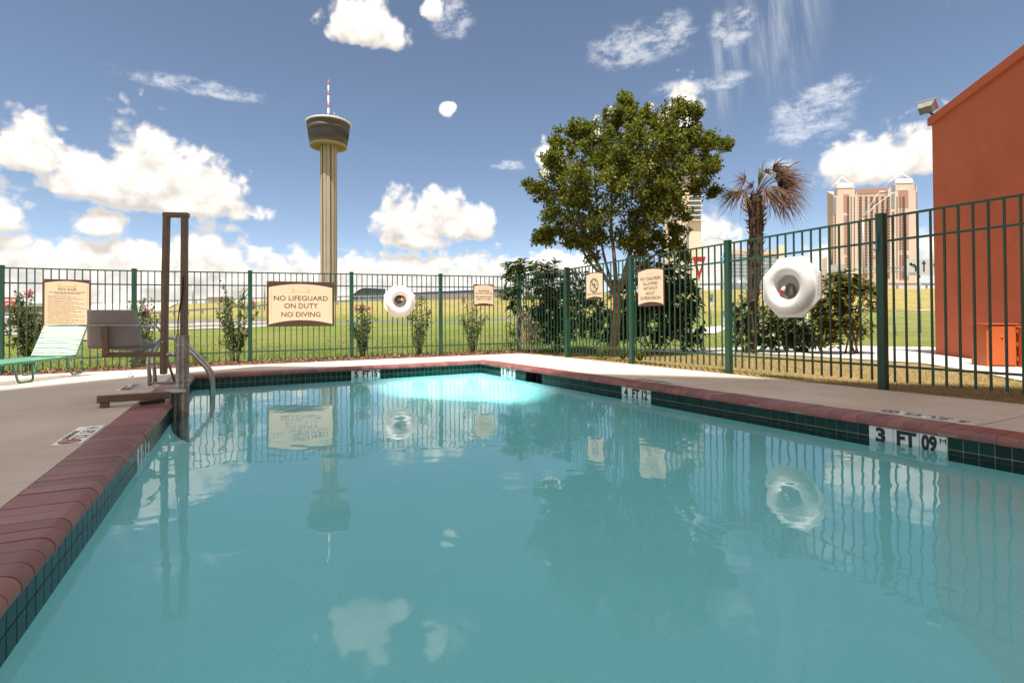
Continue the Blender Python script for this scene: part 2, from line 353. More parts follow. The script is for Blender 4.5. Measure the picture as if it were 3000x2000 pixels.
blade_m = M('grass_blade', (.11, .15, .024), (.16, .17, .035), 1.2, rough=.7, isl=.35)
asphalt = M('asphalt', (.1, .095, .09), (.13, .125, .12), 5, rough=.9)

def ground_mat():
    m = bpy.data.materials.new('lawn_ground'); m.use_nodes = True; t = m.node_tree; n = NT(t); b = t.nodes['Principled BSDF']; b.inputs['Roughness'].default_value = .95; b.inputs['Specular IOR Level'].default_value = .1
    ge = n.n('ShaderNodeNewGeometry'); P = ge.outputs['Position']; s = n.n('ShaderNodeSeparateXYZ'); t.links.new(P, s.inputs[0])
    a = n.mix(n.mr(n.noise(P, .35, 6., .65), .38, .66), (.135, .175, .036, 1), (.215, .215, .062, 1))
    dry = n.mix(n.mr(n.noise(P, .5, 6., .7), .35, .7), (.33, .26, .1, 1), (.22, .2, .06, 1))
    f = n.m('ADD', n.mr(s.outputs[2], .95, 2.2), n.m('MULTIPLY', n.mr(n.noise(P, .16, 4., .6), .5, .7), .35), clamp=True)
    c = n.mix(f, a, dry)
    c = n.mix(n.mr(n.noise(P, 9., 4., .7), .45, .8), c, (.07, .085, .02, 1))
    t.links.new(c, b.inputs['Base Color'])
    bn = n.n('ShaderNodeBump'); bn.inputs['Distance'].default_value = .08; n.put(bn.inputs['Height'], n.noise(P, 14., 4., .7)); t.links.new(bn.outputs[0], b.inputs['Normal'])
    return m
lawn_m = ground_mat()
dry_m = M('dry_grass_ground', (.3, .21, .085), (.2, .15, .05), 6, rough=.95, bump=.03, bscale=50)

def water_mat():
    m = bpy.data.materials.new('pool_water'); m.use_nodes = True; t = m.node_tree; t.nodes.clear(); n = NT(t)
    P = n.n('ShaderNodeNewGeometry').outputs['Position']; s = n.n('ShaderNodeSeparateXYZ'); t.links.new(P, s.inputs[0])
    calm = n.mr(n.noise(P, .45, 2., .5), .36, .62, .22, 1.)
    h = n.m('MULTIPLY', n.noise(P, 3.1, 2., .45, .4), 1.9); h = n.m('ADD', h, n.m('MULTIPLY', n.noise(P, 9.5, 2., .5, .3), n.m('MULTIPLY', calm, .42)))
    bn = n.n('ShaderNodeBump'); bn.inputs['Strength'].default_value = 1.; bn.inputs['Distance'].default_value = .0013; n.put(bn.inputs['Height'], h)
    fr = n.n('ShaderNodeFresnel'); fr.inputs[0].default_value = 1.55; t.links.new(bn.outputs[0], fr.inputs['Normal'])
    tr = n.n('ShaderNodeBsdfTransparent'); tr.inputs[0].default_value = (.57, .95, 1., 1)
    gl = n.n('ShaderNodeBsdfGlossy'); gl.inputs['Roughness'].default_value = .0; t.links.new(bn.outputs[0], gl.inputs['Normal'])
    mx = n.n('ShaderNodeMixShader'); t.links.new(fr.outputs[0], mx.inputs[0]); t.links.new(tr.outputs[0], mx.inputs[1]); t.links.new(gl.outputs[0], mx.inputs[2])
    o = n.n('ShaderNodeOutputMaterial'); t.links.new(mx.outputs[0], o.inputs[0]); return m
water_m = water_mat()
def clear_mat():
    m = bpy.data.materials.new('clear_plastic'); m.use_nodes = True; t = m.node_tree; t.nodes.clear(); n = NT(t)
    fr = n.n('ShaderNodeFresnel'); fr.inputs[0].default_value = 1.45; tr = n.n('ShaderNodeBsdfTransparent'); tr.inputs[0].default_value = (.86, .84, .8, 1)
    gl = n.n('ShaderNodeBsdfGlossy'); gl.inputs['Roughness'].default_value = .12
    mx = n.n('ShaderNodeMixShader'); t.links.new(fr.outputs[0], mx.inputs[0]); t.links.new(tr.outputs[0], mx.inputs[1]); t.links.new(gl.outputs[0], mx.inputs[2])
    o = n.n('ShaderNodeOutputMaterial'); t.links.new(mx.outputs[0], o.inputs[0]); return m
clear_m = clear_mat()

# ------------------------------------------------------------------ pool
V2 = lambda x, y: Vector((x, y, 0))
TP = .0785                                                      # tile pitch
FR = V2(-.186, 9.604); dR = V2(.4626, -.8866); nR = V2(.8866, .4626)
dF = V2(-.8708, -.4917); nF = V2(-.4917, .8708); FL = FR + dF*(58*TP)
dL = V2(.4286, -.9035); nL = V2(-.9035, -.4286)
ZC, ZB = .095, .152                                             # underside and top of the coping
def Zv(p, z): return Vector((p.x, p.y, z))
RE = FR + dR*10.9; LE = FL + dL*9.8
# floor: one sheet with a rounded cove where it turns up into the walls
FD = -.34
cove = [(.0, -.06)] + [(.42*(1-math.cos(R(a))) - .0*a, FD + (-.06-FD)*(1-math.sin(R(a)))) for a in range(10, 91, 10)]
fl = MB(); loops = []
def inner(k): return [FR - nR*k - nF*k, FL - nL*k - nF*k, LE - nL*k, RE - nR*k]
for k_, z in cove:
    q = inner(k_); loops.append([Zv(q[e].lerp(q[(e+1) % 4], i/24), z) for e in range(4) for i in range(24)])
n_ = 96; vs = [p for l in loops for p in l]
fl.add(vs, [(a*n_+i, (a+1)*n_+i, (a+1)*n_+(i+1) % n_, a*n_+(i+1) % n_) for a in range(len(loops)-1) for i in range(n_)], True)
q = inner(.42); fl.add([Zv(p, FD) for p in q], [(0, 1, 2, 3)])
o = fl.build('pool_floor', plaster); o['kind'] = 'structure'
wm = MB(); wm.add([Zv(FL+nL*.0055+nF*.0055, 0), Zv(FR+nR*.0055+nF*.0055, 0), Zv(RE+nR*.02, 0), Zv(LE+nL*.02, 0)], [(0, 3, 2, 1)])
o = wm.build('pool_water', water_m); o['kind'] = 'structure'

tile_me = MB().frame((0, 0, 0), (1, 0, 0), (0, 1, 0), (0, 0, 1), .0368, .006, .0368, .0012).mesh('tile', tile_m)
wt_me = MB().frame((0, 0, 0), (1, 0, 0), (0, 1, 0), (0, 0, 1), TP-.0015, .006, .0775, .001).mesh('depth_tile', white_tile)
prof = [(.26, ZC), (.26, ZB), (.03, ZB)] + [(.03-.048*math.sin(a), ZB-.042+.042*math.cos(a)) for a in [R(18*i) for i in range(1, 6)]] + [(-.018, ZC+.004), (-.012, ZC)]
def brick_mesh(wd, inset=0.):
    p = [(a + (inset if a < .1 else -inset), b - (inset if b > .12 else -inset*.5)) for a, b in prof]
    return MB().prism([(a, b) for a, b in p], (0, 0, 0), (0, 1, 0), (0, 0, 1), (1, 0, 0), -wd/2, wd/2)
BP = .1005
brick_me = brick_mesh(BP-.0055).mesh('brick', brick_m)
coping = struct('pool_coping', (FR.x, FR.y, 0))

def depth_mark(wall, origin, X, n, s0, sgn, txt):
    """three white six-inch tiles let into the waterline; s0 = left edge seen from the pool, along X"""
    th = math.atan2(X.y, X.x)
    for i, part in enumerate(txt):
        c = origin + X*(s0 + TP*(1+2*i)) - n*.0006
        tl = link('depth_tile', wt_me, wall, Zv(c, ZC-.0785) - wpos(wall), (0, 0, th))
        h = .098
        if part == 'M':
            continue
        if i == 2:
            text(part, tl, ink, h, -.022, -.0265, -.0072, .088, bold=.0065); text('M', tl, ink, .036, .055, .028, -.0072, .034, bold=0.)
        elif i == 1: text(part, tl, ink, h, 0, -.0265, -.0072, .118, bold=.0065)
        else: text(part, tl, ink, h, .0, -.0265, -.0072, .062, bold=.0065)

def build_wall(name, o0, d, n, L, marks, gap=None):
    X = V2(n.y, -n.x); th = math.atan2(X.y, X.x); w_ = struct(name, (o0.x, o0.y, 0)); nt = int(L/TP)
    segs = [(0, L)] if not gap else [(0, gap[0]*TP), (gap[1]*TP, L)]
    b = MB(); c = MB()
    for a, e in segs: b.frame(Zv(o0+d*((a+e)/2)+n*.104, .014), d, n, (0, 0, 1), (e-a)/2, .1, .081)
    c.frame(Zv(o0+d*(L/2)+n*.106, -.42), d, n, (0, 0, 1), L/2, .1, .352)
    b.build('grout_bed', grout, w_); c.build('plaster_face', plaster, w_)
    skip = set()
    for i0, txt in marks:
        skip |= set(range(i0, i0+6))
        s0 = i0*TP if X.dot(d) > 0 else -(i0+6)*TP
        depth_mark(w_, o0, X, n, s0, 1, txt)
    if gap:
        skip |= set(range(gap[0], gap[1])); m = MB(); a, e = gap[0]*TP, gap[1]*TP; p = o0+d*((a+e)/2)
        m.frame(Zv(p+n*.19, .015), d, n, (0, 0, 1), (e-a)/2-.002, .006, .079)
        for z in (-.06, .091): m.frame(Zv(p+n*.09, z), d, n, (0, 0, 1), (e-a)/2-.002, .09, .003)
        for q in (a+.005, e-.005): m.frame(Zv(o0+d*q+n*.09, .015), d, n, (0, 0, 1), .003, .09, .079)
        for q in (1/3, 2/3): m.frame(Zv(o0+d*(a+(e-a)*q)+n*.012, .015), d, n, (0, 0, 1), .002, .004, .079)
        m.build('skimmer_opening', black_rub, w_)
    low = MB()
    for i in range(nt):
        p = o0 + d*((i+.5)*TP) + n*.0045
        if i not in skip: link('tile', tile_me, w_, Zv(p, ZC-.0025-.0368) - wpos(w_), (rng.normal()*.004, 0, th+rng.normal()*.004))
        if i not in skip: low.frame(Zv(p, ZC-.0025-.0368-TP), d, n, (0, 0, 1), .0368, .006, .0368, .0012)
    low.build('lower_tile_row', tile_m, w_, kind='stuff')
    # coping of this side
    return w_
build_wall('pool_wall', FR, dR, nR, 10.9, [(10, ('5', 'FT', '15')), (48, ('4', 'FT', '12')), (82, ('3', 'FT', '09'))], (20, 26))
build_wall('pool_wall', FR, dF, nF, 58*TP, [(24, ('5', 'FT', '15'))])
build_wall('pool_wall', FL, dL, nL, 9.8, [(51, ('4', 'FT', '12'))])
for o0, d, n, a, L in ((FR, dR, nR, .024, 9.4), (FR, dF, nF, -.262, 58*TP+.262), (FL, dL, nL, .024, 9.2)):
    X = V2(n.y, -n.x); th = math.atan2(X.y, X.x); cnt = int((L-a)/BP); off = (L-a-cnt*BP)/2 if d is dF else 0
    for i in range(cnt):
        s = a + off + (i+.5)*BP
        link('brick', brick_me, coping, Zv(o0+d*s+n*rng.normal()*.0012, rng.normal()*.0006) - wpos(coping), (0, rng.normal()*.003, th+rng.normal()*.003))
    bed = brick_mesh(cnt*BP, .0022); me = bed.mesh('mortar_bed', mortar)
    link('mortar_bed', me, coping, Zv(o0+d*(a+off+cnt*BP/2), 0) - wpos(coping), (0, 0, th))

# ------------------------------------------------------------------ deck
A0 = V2(.66, 12.37); fa = V2(-.923, -.385); fb = V2(.4488, -.8937)            # fence corner and the two fence directions
na = V2(.385, -.923); nb = V2(-.8937, -.4488)                                # towards the pool
def zd(p):
    df = max(0., (p-FR).dot(nF)); x = min(p.x, .7)
    return .146 - df*(.0095-.0035*x)
Fo = lambda t: A0 + fa*t + na*.27
Ro = lambda t: A0 + fb*t + nb*.10
cR = lambda s: FR + nR*.268 + dR*s
cF = lambda s: FR + nF*.268 + dF*s
cL = lambda s, k=.268: FL + nL*k + dL*s
LF = 58*TP
c0 = cR(-.268); c1 = cF(LF+.268); ec = A0 + na*.2
slabs = [(c0, Ro(1.8), ec, Fo(1.58)), (cF(-.268), Fo(1.58), Fo(4.05), cF(2.2)), (cF(2.2), Fo(4.05), Fo(LF+2.1), c1), (c1, Fo(LF+2.1), Fo(15), cL(-.268, 7.5))]
ss = [-.268, 1.95, 4.45, 6.95, 10.9]
slabs += [(cR(a), cR(b), Ro(b+2.06), Ro(a+2.06)) for a, b in zip(ss, ss[1:])]
ss = [-.268, 2.75, 5.3, 9.8]
slabs += [(cL(a), cL(a, 7.5), cL(b, 7.5), cL(b)) for a, b in zip(ss, ss[1:])]
slabs += [(cL(9.8), cL(9.8, 7.5), V2(-4, -6), V2(1.2, -3.2)), (cR(10.9), V2(1.2, -3.2), V2(6.2, -5), Ro(12.96)), (LE+nL*.2, V2(1.2, -3.2), RE+nR*.2, RE-dR*.1)]
deck = struct('pool_deck'); base_ = MB()
for q in slabs:
    ctr = (q[0]+q[1]+q[2]+q[3])/4; n = 8; vs = []; m = MB()
    for lower in (0, 1):
        qq = [p + (ctr-p).normalized()*(0 if lower else .0055) for p in q]; vs = []
        for i in range(n+1):
            for j in range(n+1):
                p = qq[0].lerp(qq[1], i/n).lerp(qq[3].lerp(qq[2], i/n), j/n); vs.append(Zv(p, zd(p) - (.012 if lower else 0)))
        fs = [(i*(n+1)+j, (i+1)*(n+1)+j, (i+1)*(n+1)+j+1, i*(n+1)+j+1) for i in range(n) for j in range(n)]
        if lower: base_.add(vs, fs)
        else:
            m.add(vs, fs)
            ring = [i*(n+1) for i in range(n+1)] + [n*(n+1)+j for j in range(1, n+1)] + [i*(n+1)+n for i in range(n-1, -1, -1)] + [j for j in range(n-1, 0, -1)]
            o = len(m.v); m.add([(vs[i].x, vs[i].y, vs[i].z-.1) for i in ring], []); r_ = len(ring)
            m.f += [(ring[i], ring[(i+1) % r_], o+(i+1) % r_, o+i) for i in range(r_)]; m.sm += [False]*r_
    m.build('slab', conc, deck)
base_.build('joint_filler', caulk, deck)

# ------------------------------------------------------------------ terrain
xs = np.array(sorted(set([-1500, -700, -400, -250, -170, -130] + list(np.arange(-110, -40, 4.)) + list(np.arange(-40, 41, .8)) + list(np.arange(44, 92, 4.)) + [110, 140, 200, 300, 500, 900, 1500])))
rows = [0, .4, .8, 1.3, 2, 3, 4, 5, 6.5, 8, 10, 12, 14, 16, 18, 20]
absr = [34, 36.5, 37.5, 38, 40, 43, 46, 48, 51, 54, 58, 62, 66, 69, 70.5, 74, 78, 82, 87, 93, 99, 105, 110, 113, 118, 140, 200, 300, 500, 800, 1400, 2500, 4000]
T = lambda tab: (lambda x: np.interp(x, [a for a, b in tab], [b for a, b in tab]))
zr = T([(-80, .15), (-38, .2), (-29, .34), (-20, .58), (-12, .84), (3, .88), (12, .6), (22, .4), (80, .35)])
z70 = T([(-80, .3), (-60, .9), (-47, 1.5), (-30, 2.6), (-14, 3.35), (2, 3.9), (14, 4.6), (25, 4.85), (90, 4.9)])
z113 = T([(-120, .5), (-84, .6), (-74, 3.6), (-66, 5.0), (-48, 5.5), (-20, 5.5), (10, 5.2), (40, 4.9), (90, 4.9)])
def ystart(x): return np.maximum(-15, np.where(x < .66, 12.37 + (x-.66)*.385/.923 - .2, 12.37 - (x-.66)*.8937/.4488 - .2))
def zfence(x): return np.where(x < .66, .132 + (np.clip(x, -30, .66)-.66)*.0119, .125) - .035
def terr(x, Y):
    x = np.asarray(x, float); Y = np.asarray(Y, float); ys = ystart(x); zf = zfence(x); r_, a, b = zr(x), z70(x), z113(x)
    ss_ = lambda t: t*t*(3-2*t)
    y0 = np.maximum(ys+2, np.where(x > 3, 15.5, -50)); t = np.clip((Y-y0)/(37-y0), 0, 1); z = zf + (r_-zf)*t
    t = np.clip((Y-46)/23.5, 0, 1); z = z + (a-r_)*(t*.6+.4*ss_(t)); t = np.clip((Y-76)/36, 0, 1); z = z + (b-a)*t
    z = z - np.clip((Y-300)/3000, 0, 1)*6
    return z + (np.sin(x*.9+Y*.35)+np.sin(x*.37-Y*.71+2))*.018*np.clip((Y-ys-2)/10, 0, 1)
X_, Y_ = [], []
for r_ in rows: X_.append(xs); Y_.append(ystart(xs)+r_)
for r_ in absr: X_.append(xs); Y_.append(np.full_like(xs, r_))
X_, Y_ = np.array(X_), np.array(Y_); Z_ = terr(X_, Y_); nr, nc = X_.shape
idx = np.arange(nr*nc).reshape(nr, nc); F_ = np.stack([idx[:-1, :-1], idx[:-1, 1:], idx[1:, 1:], idx[1:, :-1]], -1).reshape(-1, 4)
me = npmesh('lawn', np.stack([X_, Y_, Z_], -1).reshape(-1, 3), F_, lawn_m); me.polygons.foreach_set('use_smooth', [True]*len(me.polygons))
o = link('lawn', me, kind='structure')
def tz(x, y): return float(terr(np.array([x]), np.array([y]))[0])
def strip_sheet(name, pts_a, pts_b, m, lift, n=4):
    """sheet between two polylines, lying on the terrain"""
    vs = []; k = len(pts_a)
    for i in range(k):
        for j in range(n+1):
            p = Vector(pts_a[i]).lerp(Vector(pts_b[i]), j/n); vs.append((p.x, p.y, tz(p.x, p.y)+lift))
    o = MB().add(vs, [(i*(n+1)+j, (i+1)*(n+1)+j, (i+1)*(n+1)+j+1, i*(n+1)+j+1) for i in range(k-1) for j in range(n)]).build(name, m); o['kind'] = 'structure'; return o
def fill_sheet(name, poly, z, m):
    o = MB().add([(a, b, z) for a, b in poly], [tuple(range(len(poly)))]).build(name, m); o['kind'] = 'structure'; return o
xr = [-60, -50, -42, -36, -31, -27, -23, -20, -17, -14]
strip_sheet('frontage_road', [(x, 30.) for x in xr], [(x, 40.) for x in xr], conc4, .03)
xk = [-34+2*i for i in range(20)]
kb = MB()
for a, b in zip(xk, xk[1:]):
    za, zb = tz(a, 38)-.05, tz(b, 38)-.05; kb.add([(a, 37.8, za), (b, 37.8, zb), (b, 37.8, zb+.24), (a, 37.8, za+.24), (a, 38.5, za+.24), (b, 38.5, zb+.24)], [(0, 1, 2, 3), (3, 2, 5, 4)])
o = kb.build('road_kerb', conc4); o['kind'] = 'structure'
# pale footpath and paved yard on the right
strip_sheet('footpath', [(8.0, 22.5), (10.5, 27.5), (14.5, 33.), (18, 37)], [(9.2, 21.6), (11.9, 26.6), (15.9, 32), (19.5, 36.2)], conc2, .05, 2)
strip_sheet('footpath', [(11.5, 21.4), (14, 19.6), (17, 18.2), (24, 16.6)], [(11.2, 20.6), (13.6, 18.7), (16.6, 17.3), (24, 15.8)], conc2, .06, 2)
fill_sheet('paved_yard', [(3.4, 12.1), (5.9, 11.55), (6.5, 10.3), (7.15, 8.75), (6.75, 7.4), (6.2, 6.1), (5.3, 3.6), (5.0, 0), (14, 0), (14, 16.2), (10.5, 15.4), (8.2, 14.6), (5.5, 13.6), (3.4, 13.1)], .142, conc2)
# dry grass strip beside the right fence
ds = MB(); n = 30; vs = []
for i in range(n+1):
    for j in range(7):
        p = A0 + fb*(.3+13*i/n) - nb*(-.1+.78*j); vs.append(Zv(p, .134 - .006*(j > 0) + rng.normal()*.004*(j > 0) + (.0 if j else .004)))
ds.add(vs, [(i*7+j, (i+1)*7+j, (i+1)*7+j+1, i*7+j+1) for i in range(n) for j in range(6)], True)
o = ds.build('dry_grass_strip', dry_m); o['kind'] = 'structure'
# mulch bed under the left fence
mb = MB(); n = 90; vs = []
for i in range(n+1):
    for j in range(9):
        k = -.285 + 1.0*j/8; p = A0 + fa*(-.4+14.5*i/n) - na*k
        vs.append(Zv(p, zd(p) - .012 + (.018*math.sin(i*1.9+j)+.012*rng.normal()+.03*math.sin(j/8*math.pi))*(j > 0)))
mb.add(vs, [(i*9+j, (i+1)*9+j, (i+1)*9+j+1, i*9+j+1) for i in range(n) for j in range(8)], True)
o = mb.build('mulch_bed', mulch_m); o['kind'] = 'structure'
n = 5200; t = rng.uniform(-.3, 13.8, n); kk = rng.uniform(-.3, .68, n)
c = np.stack([A0.x+fa.x*t-na.x*kk, A0.y+fa.y*t-na.y*kk], 1)
zz = np.array([zd(V2(a, b)) for a, b in c]) + .012 + rng.uniform(0, .035, n)*(kk > -.2)
V, F = leaves(np.column_stack([c, zz]), rvec(n, .15), rvec(n, .8), rng.uniform(.025, .07, n), rng.uniform(.014, .035, n), .1, .05)
link('mulch_chips', npmesh('mulch_chips', V, F, chip_m), kind='stuff')

def blades(name, c, h, wd, m, lean=.5):
    n = len(c); d = unit(np.column_stack([rng.normal(size=(n, 2))*lean, np.ones(n)])); s_ = unit(np.cross(d, rvec(n)))
    L = (rng.uniform(.5, 1., n)*h)[:, None]; v = np.stack([c - s_*wd, c + s_*wd, c + d*L + rng.normal(size=(n, 3))*h*.15], 1).reshape(-1, 3)
    return link(name, npmesh(name, v, np.arange(n*3).reshape(-1, 3), m), kind='stuff')
n = 26000; t = rng.uniform(1.9, 12, n); kk = rng.uniform(-.1, 1., n)**1.0*1.0; kk = -.1 + (kk+.1)*3.2
b_ = np.column_stack([A0.x+fb.x*t-nb.x*kk, A0.y+fb.y*t-nb.y*kk, np.full(n, .122)])
blades('dry_grass', b_, .055, .0028, straw, .55)
n = 60000; x = rng.uniform(-13, 4, n); y = ystart(x) + .8 + rng.exponential(3.6, n); ok = y < 30; x, y = x[ok], y[ok]
blades('lawn_grass', np.column_stack([x, y, terr(x, y)-.01]), .085, .0045, blade_m, .5)
n = 26000; x = rng.uniform(1, 15, n); y = rng.uniform(13.2, 26, n)
blades('lawn_grass', np.column_stack([x, y, terr(x, y)-.01]), .085, .0055, blade_m, .5)

# ------------------------------------------------------------------ fences
FH, PK = 1.82, .0075
pick_me = MB().box((0, 0, .5), (.0165, .0165, 1)).mesh('picket', green)
post_me = MB().box((0, 0, .5), (.075, .075, 1), bev=.004).mesh('post', green)
cap_me = MB().box((0, 0, 0), (.083, .083, .022), bev=.006).mesh('post_cap', green)
def fence(label, pts, first_end=(1, 1)):
    """pts: post positions with ground height; pickets and rails between them"""
    root = thing('metal_fence', pts[0], label, 'fence')
    O = Vector(pts[0])
    for i, p in enumerate(pts):
        p = Vector(p)
        if i >= first_end[0]:
            d = Vector(pts[min(i+1, len(pts)-1)]) - Vector(pts[max(i-1, 0)]); th = math.atan2(d.y, d.x)
            po = link('post', post_me, root, p-O-Vector((0, 0, .06)), (0, 0, th), (1, 1, FH+.06)); link('post_cap', cap_me, po, (0, 0, 1.0), (0, 0, 0), (1, 1, 1/(FH+.06)))
    for a, b in zip(pts, pts[1:]):
        a, b = Vector(a), Vector(b); L = (b-a).length; th = math.atan2((b-a).y, (b-a).x); nn = max(2, round(L/.1065))
        for h in (FH-.035, FH-.285, .235):
            MB().beam(a+Vector((0, 0, h)), b+Vector((0, 0, h)), .022, .022).build('rail', green, root)
        for i in range(1, nn):
            p = a.lerp(b, i/nn); link('picket', pick_me, root, p-O+Vector((0, 0, .075)), (0, 0, th), (1, 1, FH-.035-.075))
    return root
LPOST = [(.66, 12.367, .132), (-1.107, 11.692, .110), (-2.898, 10.979, .093), (-4.725, 10.347, .074), (-6.507, 9.611, .050), (-8.11, 8.72, .028), (-9.75, 7.9, .012)]
RPOST = [(.66, 12.367, .132), (1.56, 10.75, .137), (2.417, 9.02, .146), (3.30, 7.30, .150), (4.11, 5.522, .152), (4.97, 3.75, .15), (5.84, 2.0, .15)]
fence_l = fence('green picket fence across the far deck edge, behind the lounge chair', LPOST, (0, 0))
fence_r = fence('green picket fence along the right deck, in front of the palm and orange wall', RPOST, (1, 0))
# ornamental collars of the corner post
pc = [o for o in fence_l.children if o.name.startswith('post')][0]
for h in (.58, .66, .98):
    MB().box((.66, 12.367, .132+h), (.088, .088, .02), math.atan2(-.385, -.923), .004).build('post_collar', green, fence_l)

def fence_point(px, py, P):
    """where the fence line P stands behind a place of the photograph"""
    d = ray(px, py)
    for a, b in zip(P, P[1:]):
        a, b = Vector(a), Vector(b); e = b-a; den = d.x*e.y - d.y*e.x
        u = (d.x*(CAM.y-a.y) - d.y*(CAM.x-a.x))/den
        t = ((a.x-CAM.x)*e.y - (a.y-CAM.y)*e.x)/den
        if -.001 <= u <= 1.001: return CAM + d*t, e.normalized()

def sign_frame(P, tl, br, off=.03):
    a, e = fence_point(*tl, P); b, _ = fence_point(*br, P)
    X = Vector((b.x-a.x, b.y-a.y, 0)); wd = X.length; X.normalize(); nrm = Vector((X.y, -X.x, 0))           # towards the pool
    c = (a+b)/2 + nrm*off
    return c, math.atan2(X.y, X.x), wd, a.z-b.z
def arch_poly(x, zt, zb, rt, rb, n=14):
    p = [(-x + 2*x*i/n, zb + rb*(1-(2*i/n-1)**2)) for i in range(n+1)]
    return p + [(x - 2*x*i/n, zt + rt*(1-(1-2*i/n)**2)) for i in range(n+1)]
def sign(name, P, tl, br, label, lines, m_side=.06, m_top=.11, m_bot=.1, bow_t=.06, bow_b=.07, emblem=1., stripes=True, seed=0):
    c, th, wd, ht = sign_frame(P, tl, br)
    root = thing(name, c, label, 'sign', 'brown and cream pool signs on the fence', th)
    MB().frame((0, 0, 0), (1, 0, 0), (0, 1, 0), (0, 0, 1), wd/2, .009, ht/2, .002).build('sign_board', sign_brown, root, local=True)
    x = wd/2 - m_side*wd/2*1.0
    MB().prism(arch_poly(x, ht/2-m_top*ht, -ht/2+m_bot*ht*.35, bow_t*ht, bow_b*ht), (0, 0, 0), (1, 0, 0), (0, 0, 1), (0, -1, 0), .0085, .0125).build('sign_face', sign_cream, root, local=True)
    if stripes:
        m = MB()
        for s_ in (-1, 1): m.box((s_*(x-.035*wd), -.0128, -.005*ht), (.007*wd, .001, ht*(1-m_top-m_bot)*.93))
        m.build('gold_stripe', sign_gold, root, local=True)
    if emblem:
        m = MB(); hs = min(ht, .67*wd); ez = ht/2 - m_top*ht - .03*hs - .015; q = emblem
        for s_ in (-1, 1):
            m.box((s_*.115*wd*q, -.0132, ez-.045*hs*q), (.018*wd*q, .001, .075*hs*q)); m.box((s_*.115*wd*q, -.0132, ez+.005*hs*q), (.02*wd*q, .001, .018*hs*q))
        m.tube([(.115*wd*q*(2*i/8-1)*.85, -.0132, ez-.058*hs*q+.01*ht*(1-(2*i/8-1)**2)) for i in range(9)], .0018*q, 4)
        m.build('emblem', sign_gold, root, local=True)
    m = MB()
    for s_ in ((-1, 1), (1, 1), (0, 1), (-1, -1), (1, -1)): m.lathe([(.0, .004), (.006, .003), (.007, 0)], (s_[0]*(wd/2-.028*wd), -.0095, s_[1]*(ht/2-.03*ht)), 8, (1, 0, 0), (0, 0, 1), (0, -1, 0))
    m.build('screw', galv, root, local=True)
    for body, z, h, wfrac in lines:
        text(body, root, sign_text, h*ht, 0, z*ht, -.0128, wfrac*wd if wfrac else None, bold=.0004*h*ht*40)
    return root
sign('lifeguard_sign', LPOST, (781.7, 823.5), (979, 955), 'large cream and brown NO LIFEGUARD ON DUTY NO DIVING sign on the far fence',
     [('NO LIFEGUARD', .075, .11, .8), ('ON DUTY', -.093, .11, .5), ('NO DIVING', -.285, .11, .58)], m_top=.135, m_bot=.14, bow_t=.078, bow_b=.09)
sign('bather_load_sign', LPOST, (1385.2, 833), (1446, 896), 'small cream MAXIMUM BATHER LOAD 28 sign near the fence corner',
     [('MAXIMUM', .165, .075, .5), ('BATHER LOAD: 28', .055, .075, .8), ('MAXIMUM POOL', -.115, .075, .8), ('DEPTH:  5 FEET', -.225, .075, .7)], m_side=.08, m_top=.09, m_bot=.14, emblem=.8, stripes=False)
nd = sign('no_diving_sign', RPOST, (1721.5, 801), (1772, 876), 'small cream NO DIVING sign with a crossed-out diver circle in front of the tree trunk',
     [('NO DIVING', -.335, .085, .84)], m_side=.05, m_top=.09, m_bot=.12, emblem=.7, stripes=False)
_, _, wd, ht = sign_frame(RPOST, (1721.5, 801), (1772, 876))
ring = MB(); q = .235*ht
ring.tube([(q*math.cos(R(a)), -.0132, .03*ht+q*math.sin(R(a))) for a in range(0, 361, 12)], .009, 6)
ring.tube([(-q*.7, -.0136, .03*ht+q*.7), (q*.7, -.0136, .03*ht-q*.7)], .009, 6)
ring.tube([(q*.35, -.0133, .03*ht+q*.75), (0, -.0133, .03*ht), (-q*.3, -.0133, .03*ht-q*.6)], .006, 5); ring.tube([(-q*.75, -.0133, .03*ht+q*.02), (q*.75, -.0133, .03*ht+q*.06)], .004, 5)
ring.build('no_diving_symbol', sign_text, nd, local=True)
sign('children_sign', RPOST, (1873, 791), (1951, 895), 'cream NO CHILDREN ALLOWED WITHOUT ADULT SUPERVISION sign right of the tree trunk',
     [('NO CHILDREN', .19, .085, .78), ('ALLOWED', .06, .085, .56), ('WITHOUT', -.07, .085, .54), ('ADULT', -.2, .085, .36), ('SUPERVISION', -.325, .085, .76)], m_side=.05, m_top=.08, m_bot=.12, emblem=.8, stripes=False)
pr = sign('pool_rules_sign', LPOST, (127, 817), (267, 1000), 'tall cream POOL RULES board on the fence behind the lounge chair',
     [('POOL RULES', .325, .033, .38), ('FOR YOUR SAFETY AND THE SAFETY OF OTHERS,', .287, .014, .74), ('PLEASE OBSERVE THE FOLLOWING:', .267, .014, .54), ('WARNING', -.255, .04, .38), ('NO LIFEGUARD ON DUTY', -.315, .022, .54)],
     m_side=.08, m_top=.06, m_bot=.06, bow_t=.03, bow_b=.03, emblem=1.4)
_, _, wd, ht = sign_frame(LPOST, (127, 817), (267, 1000))
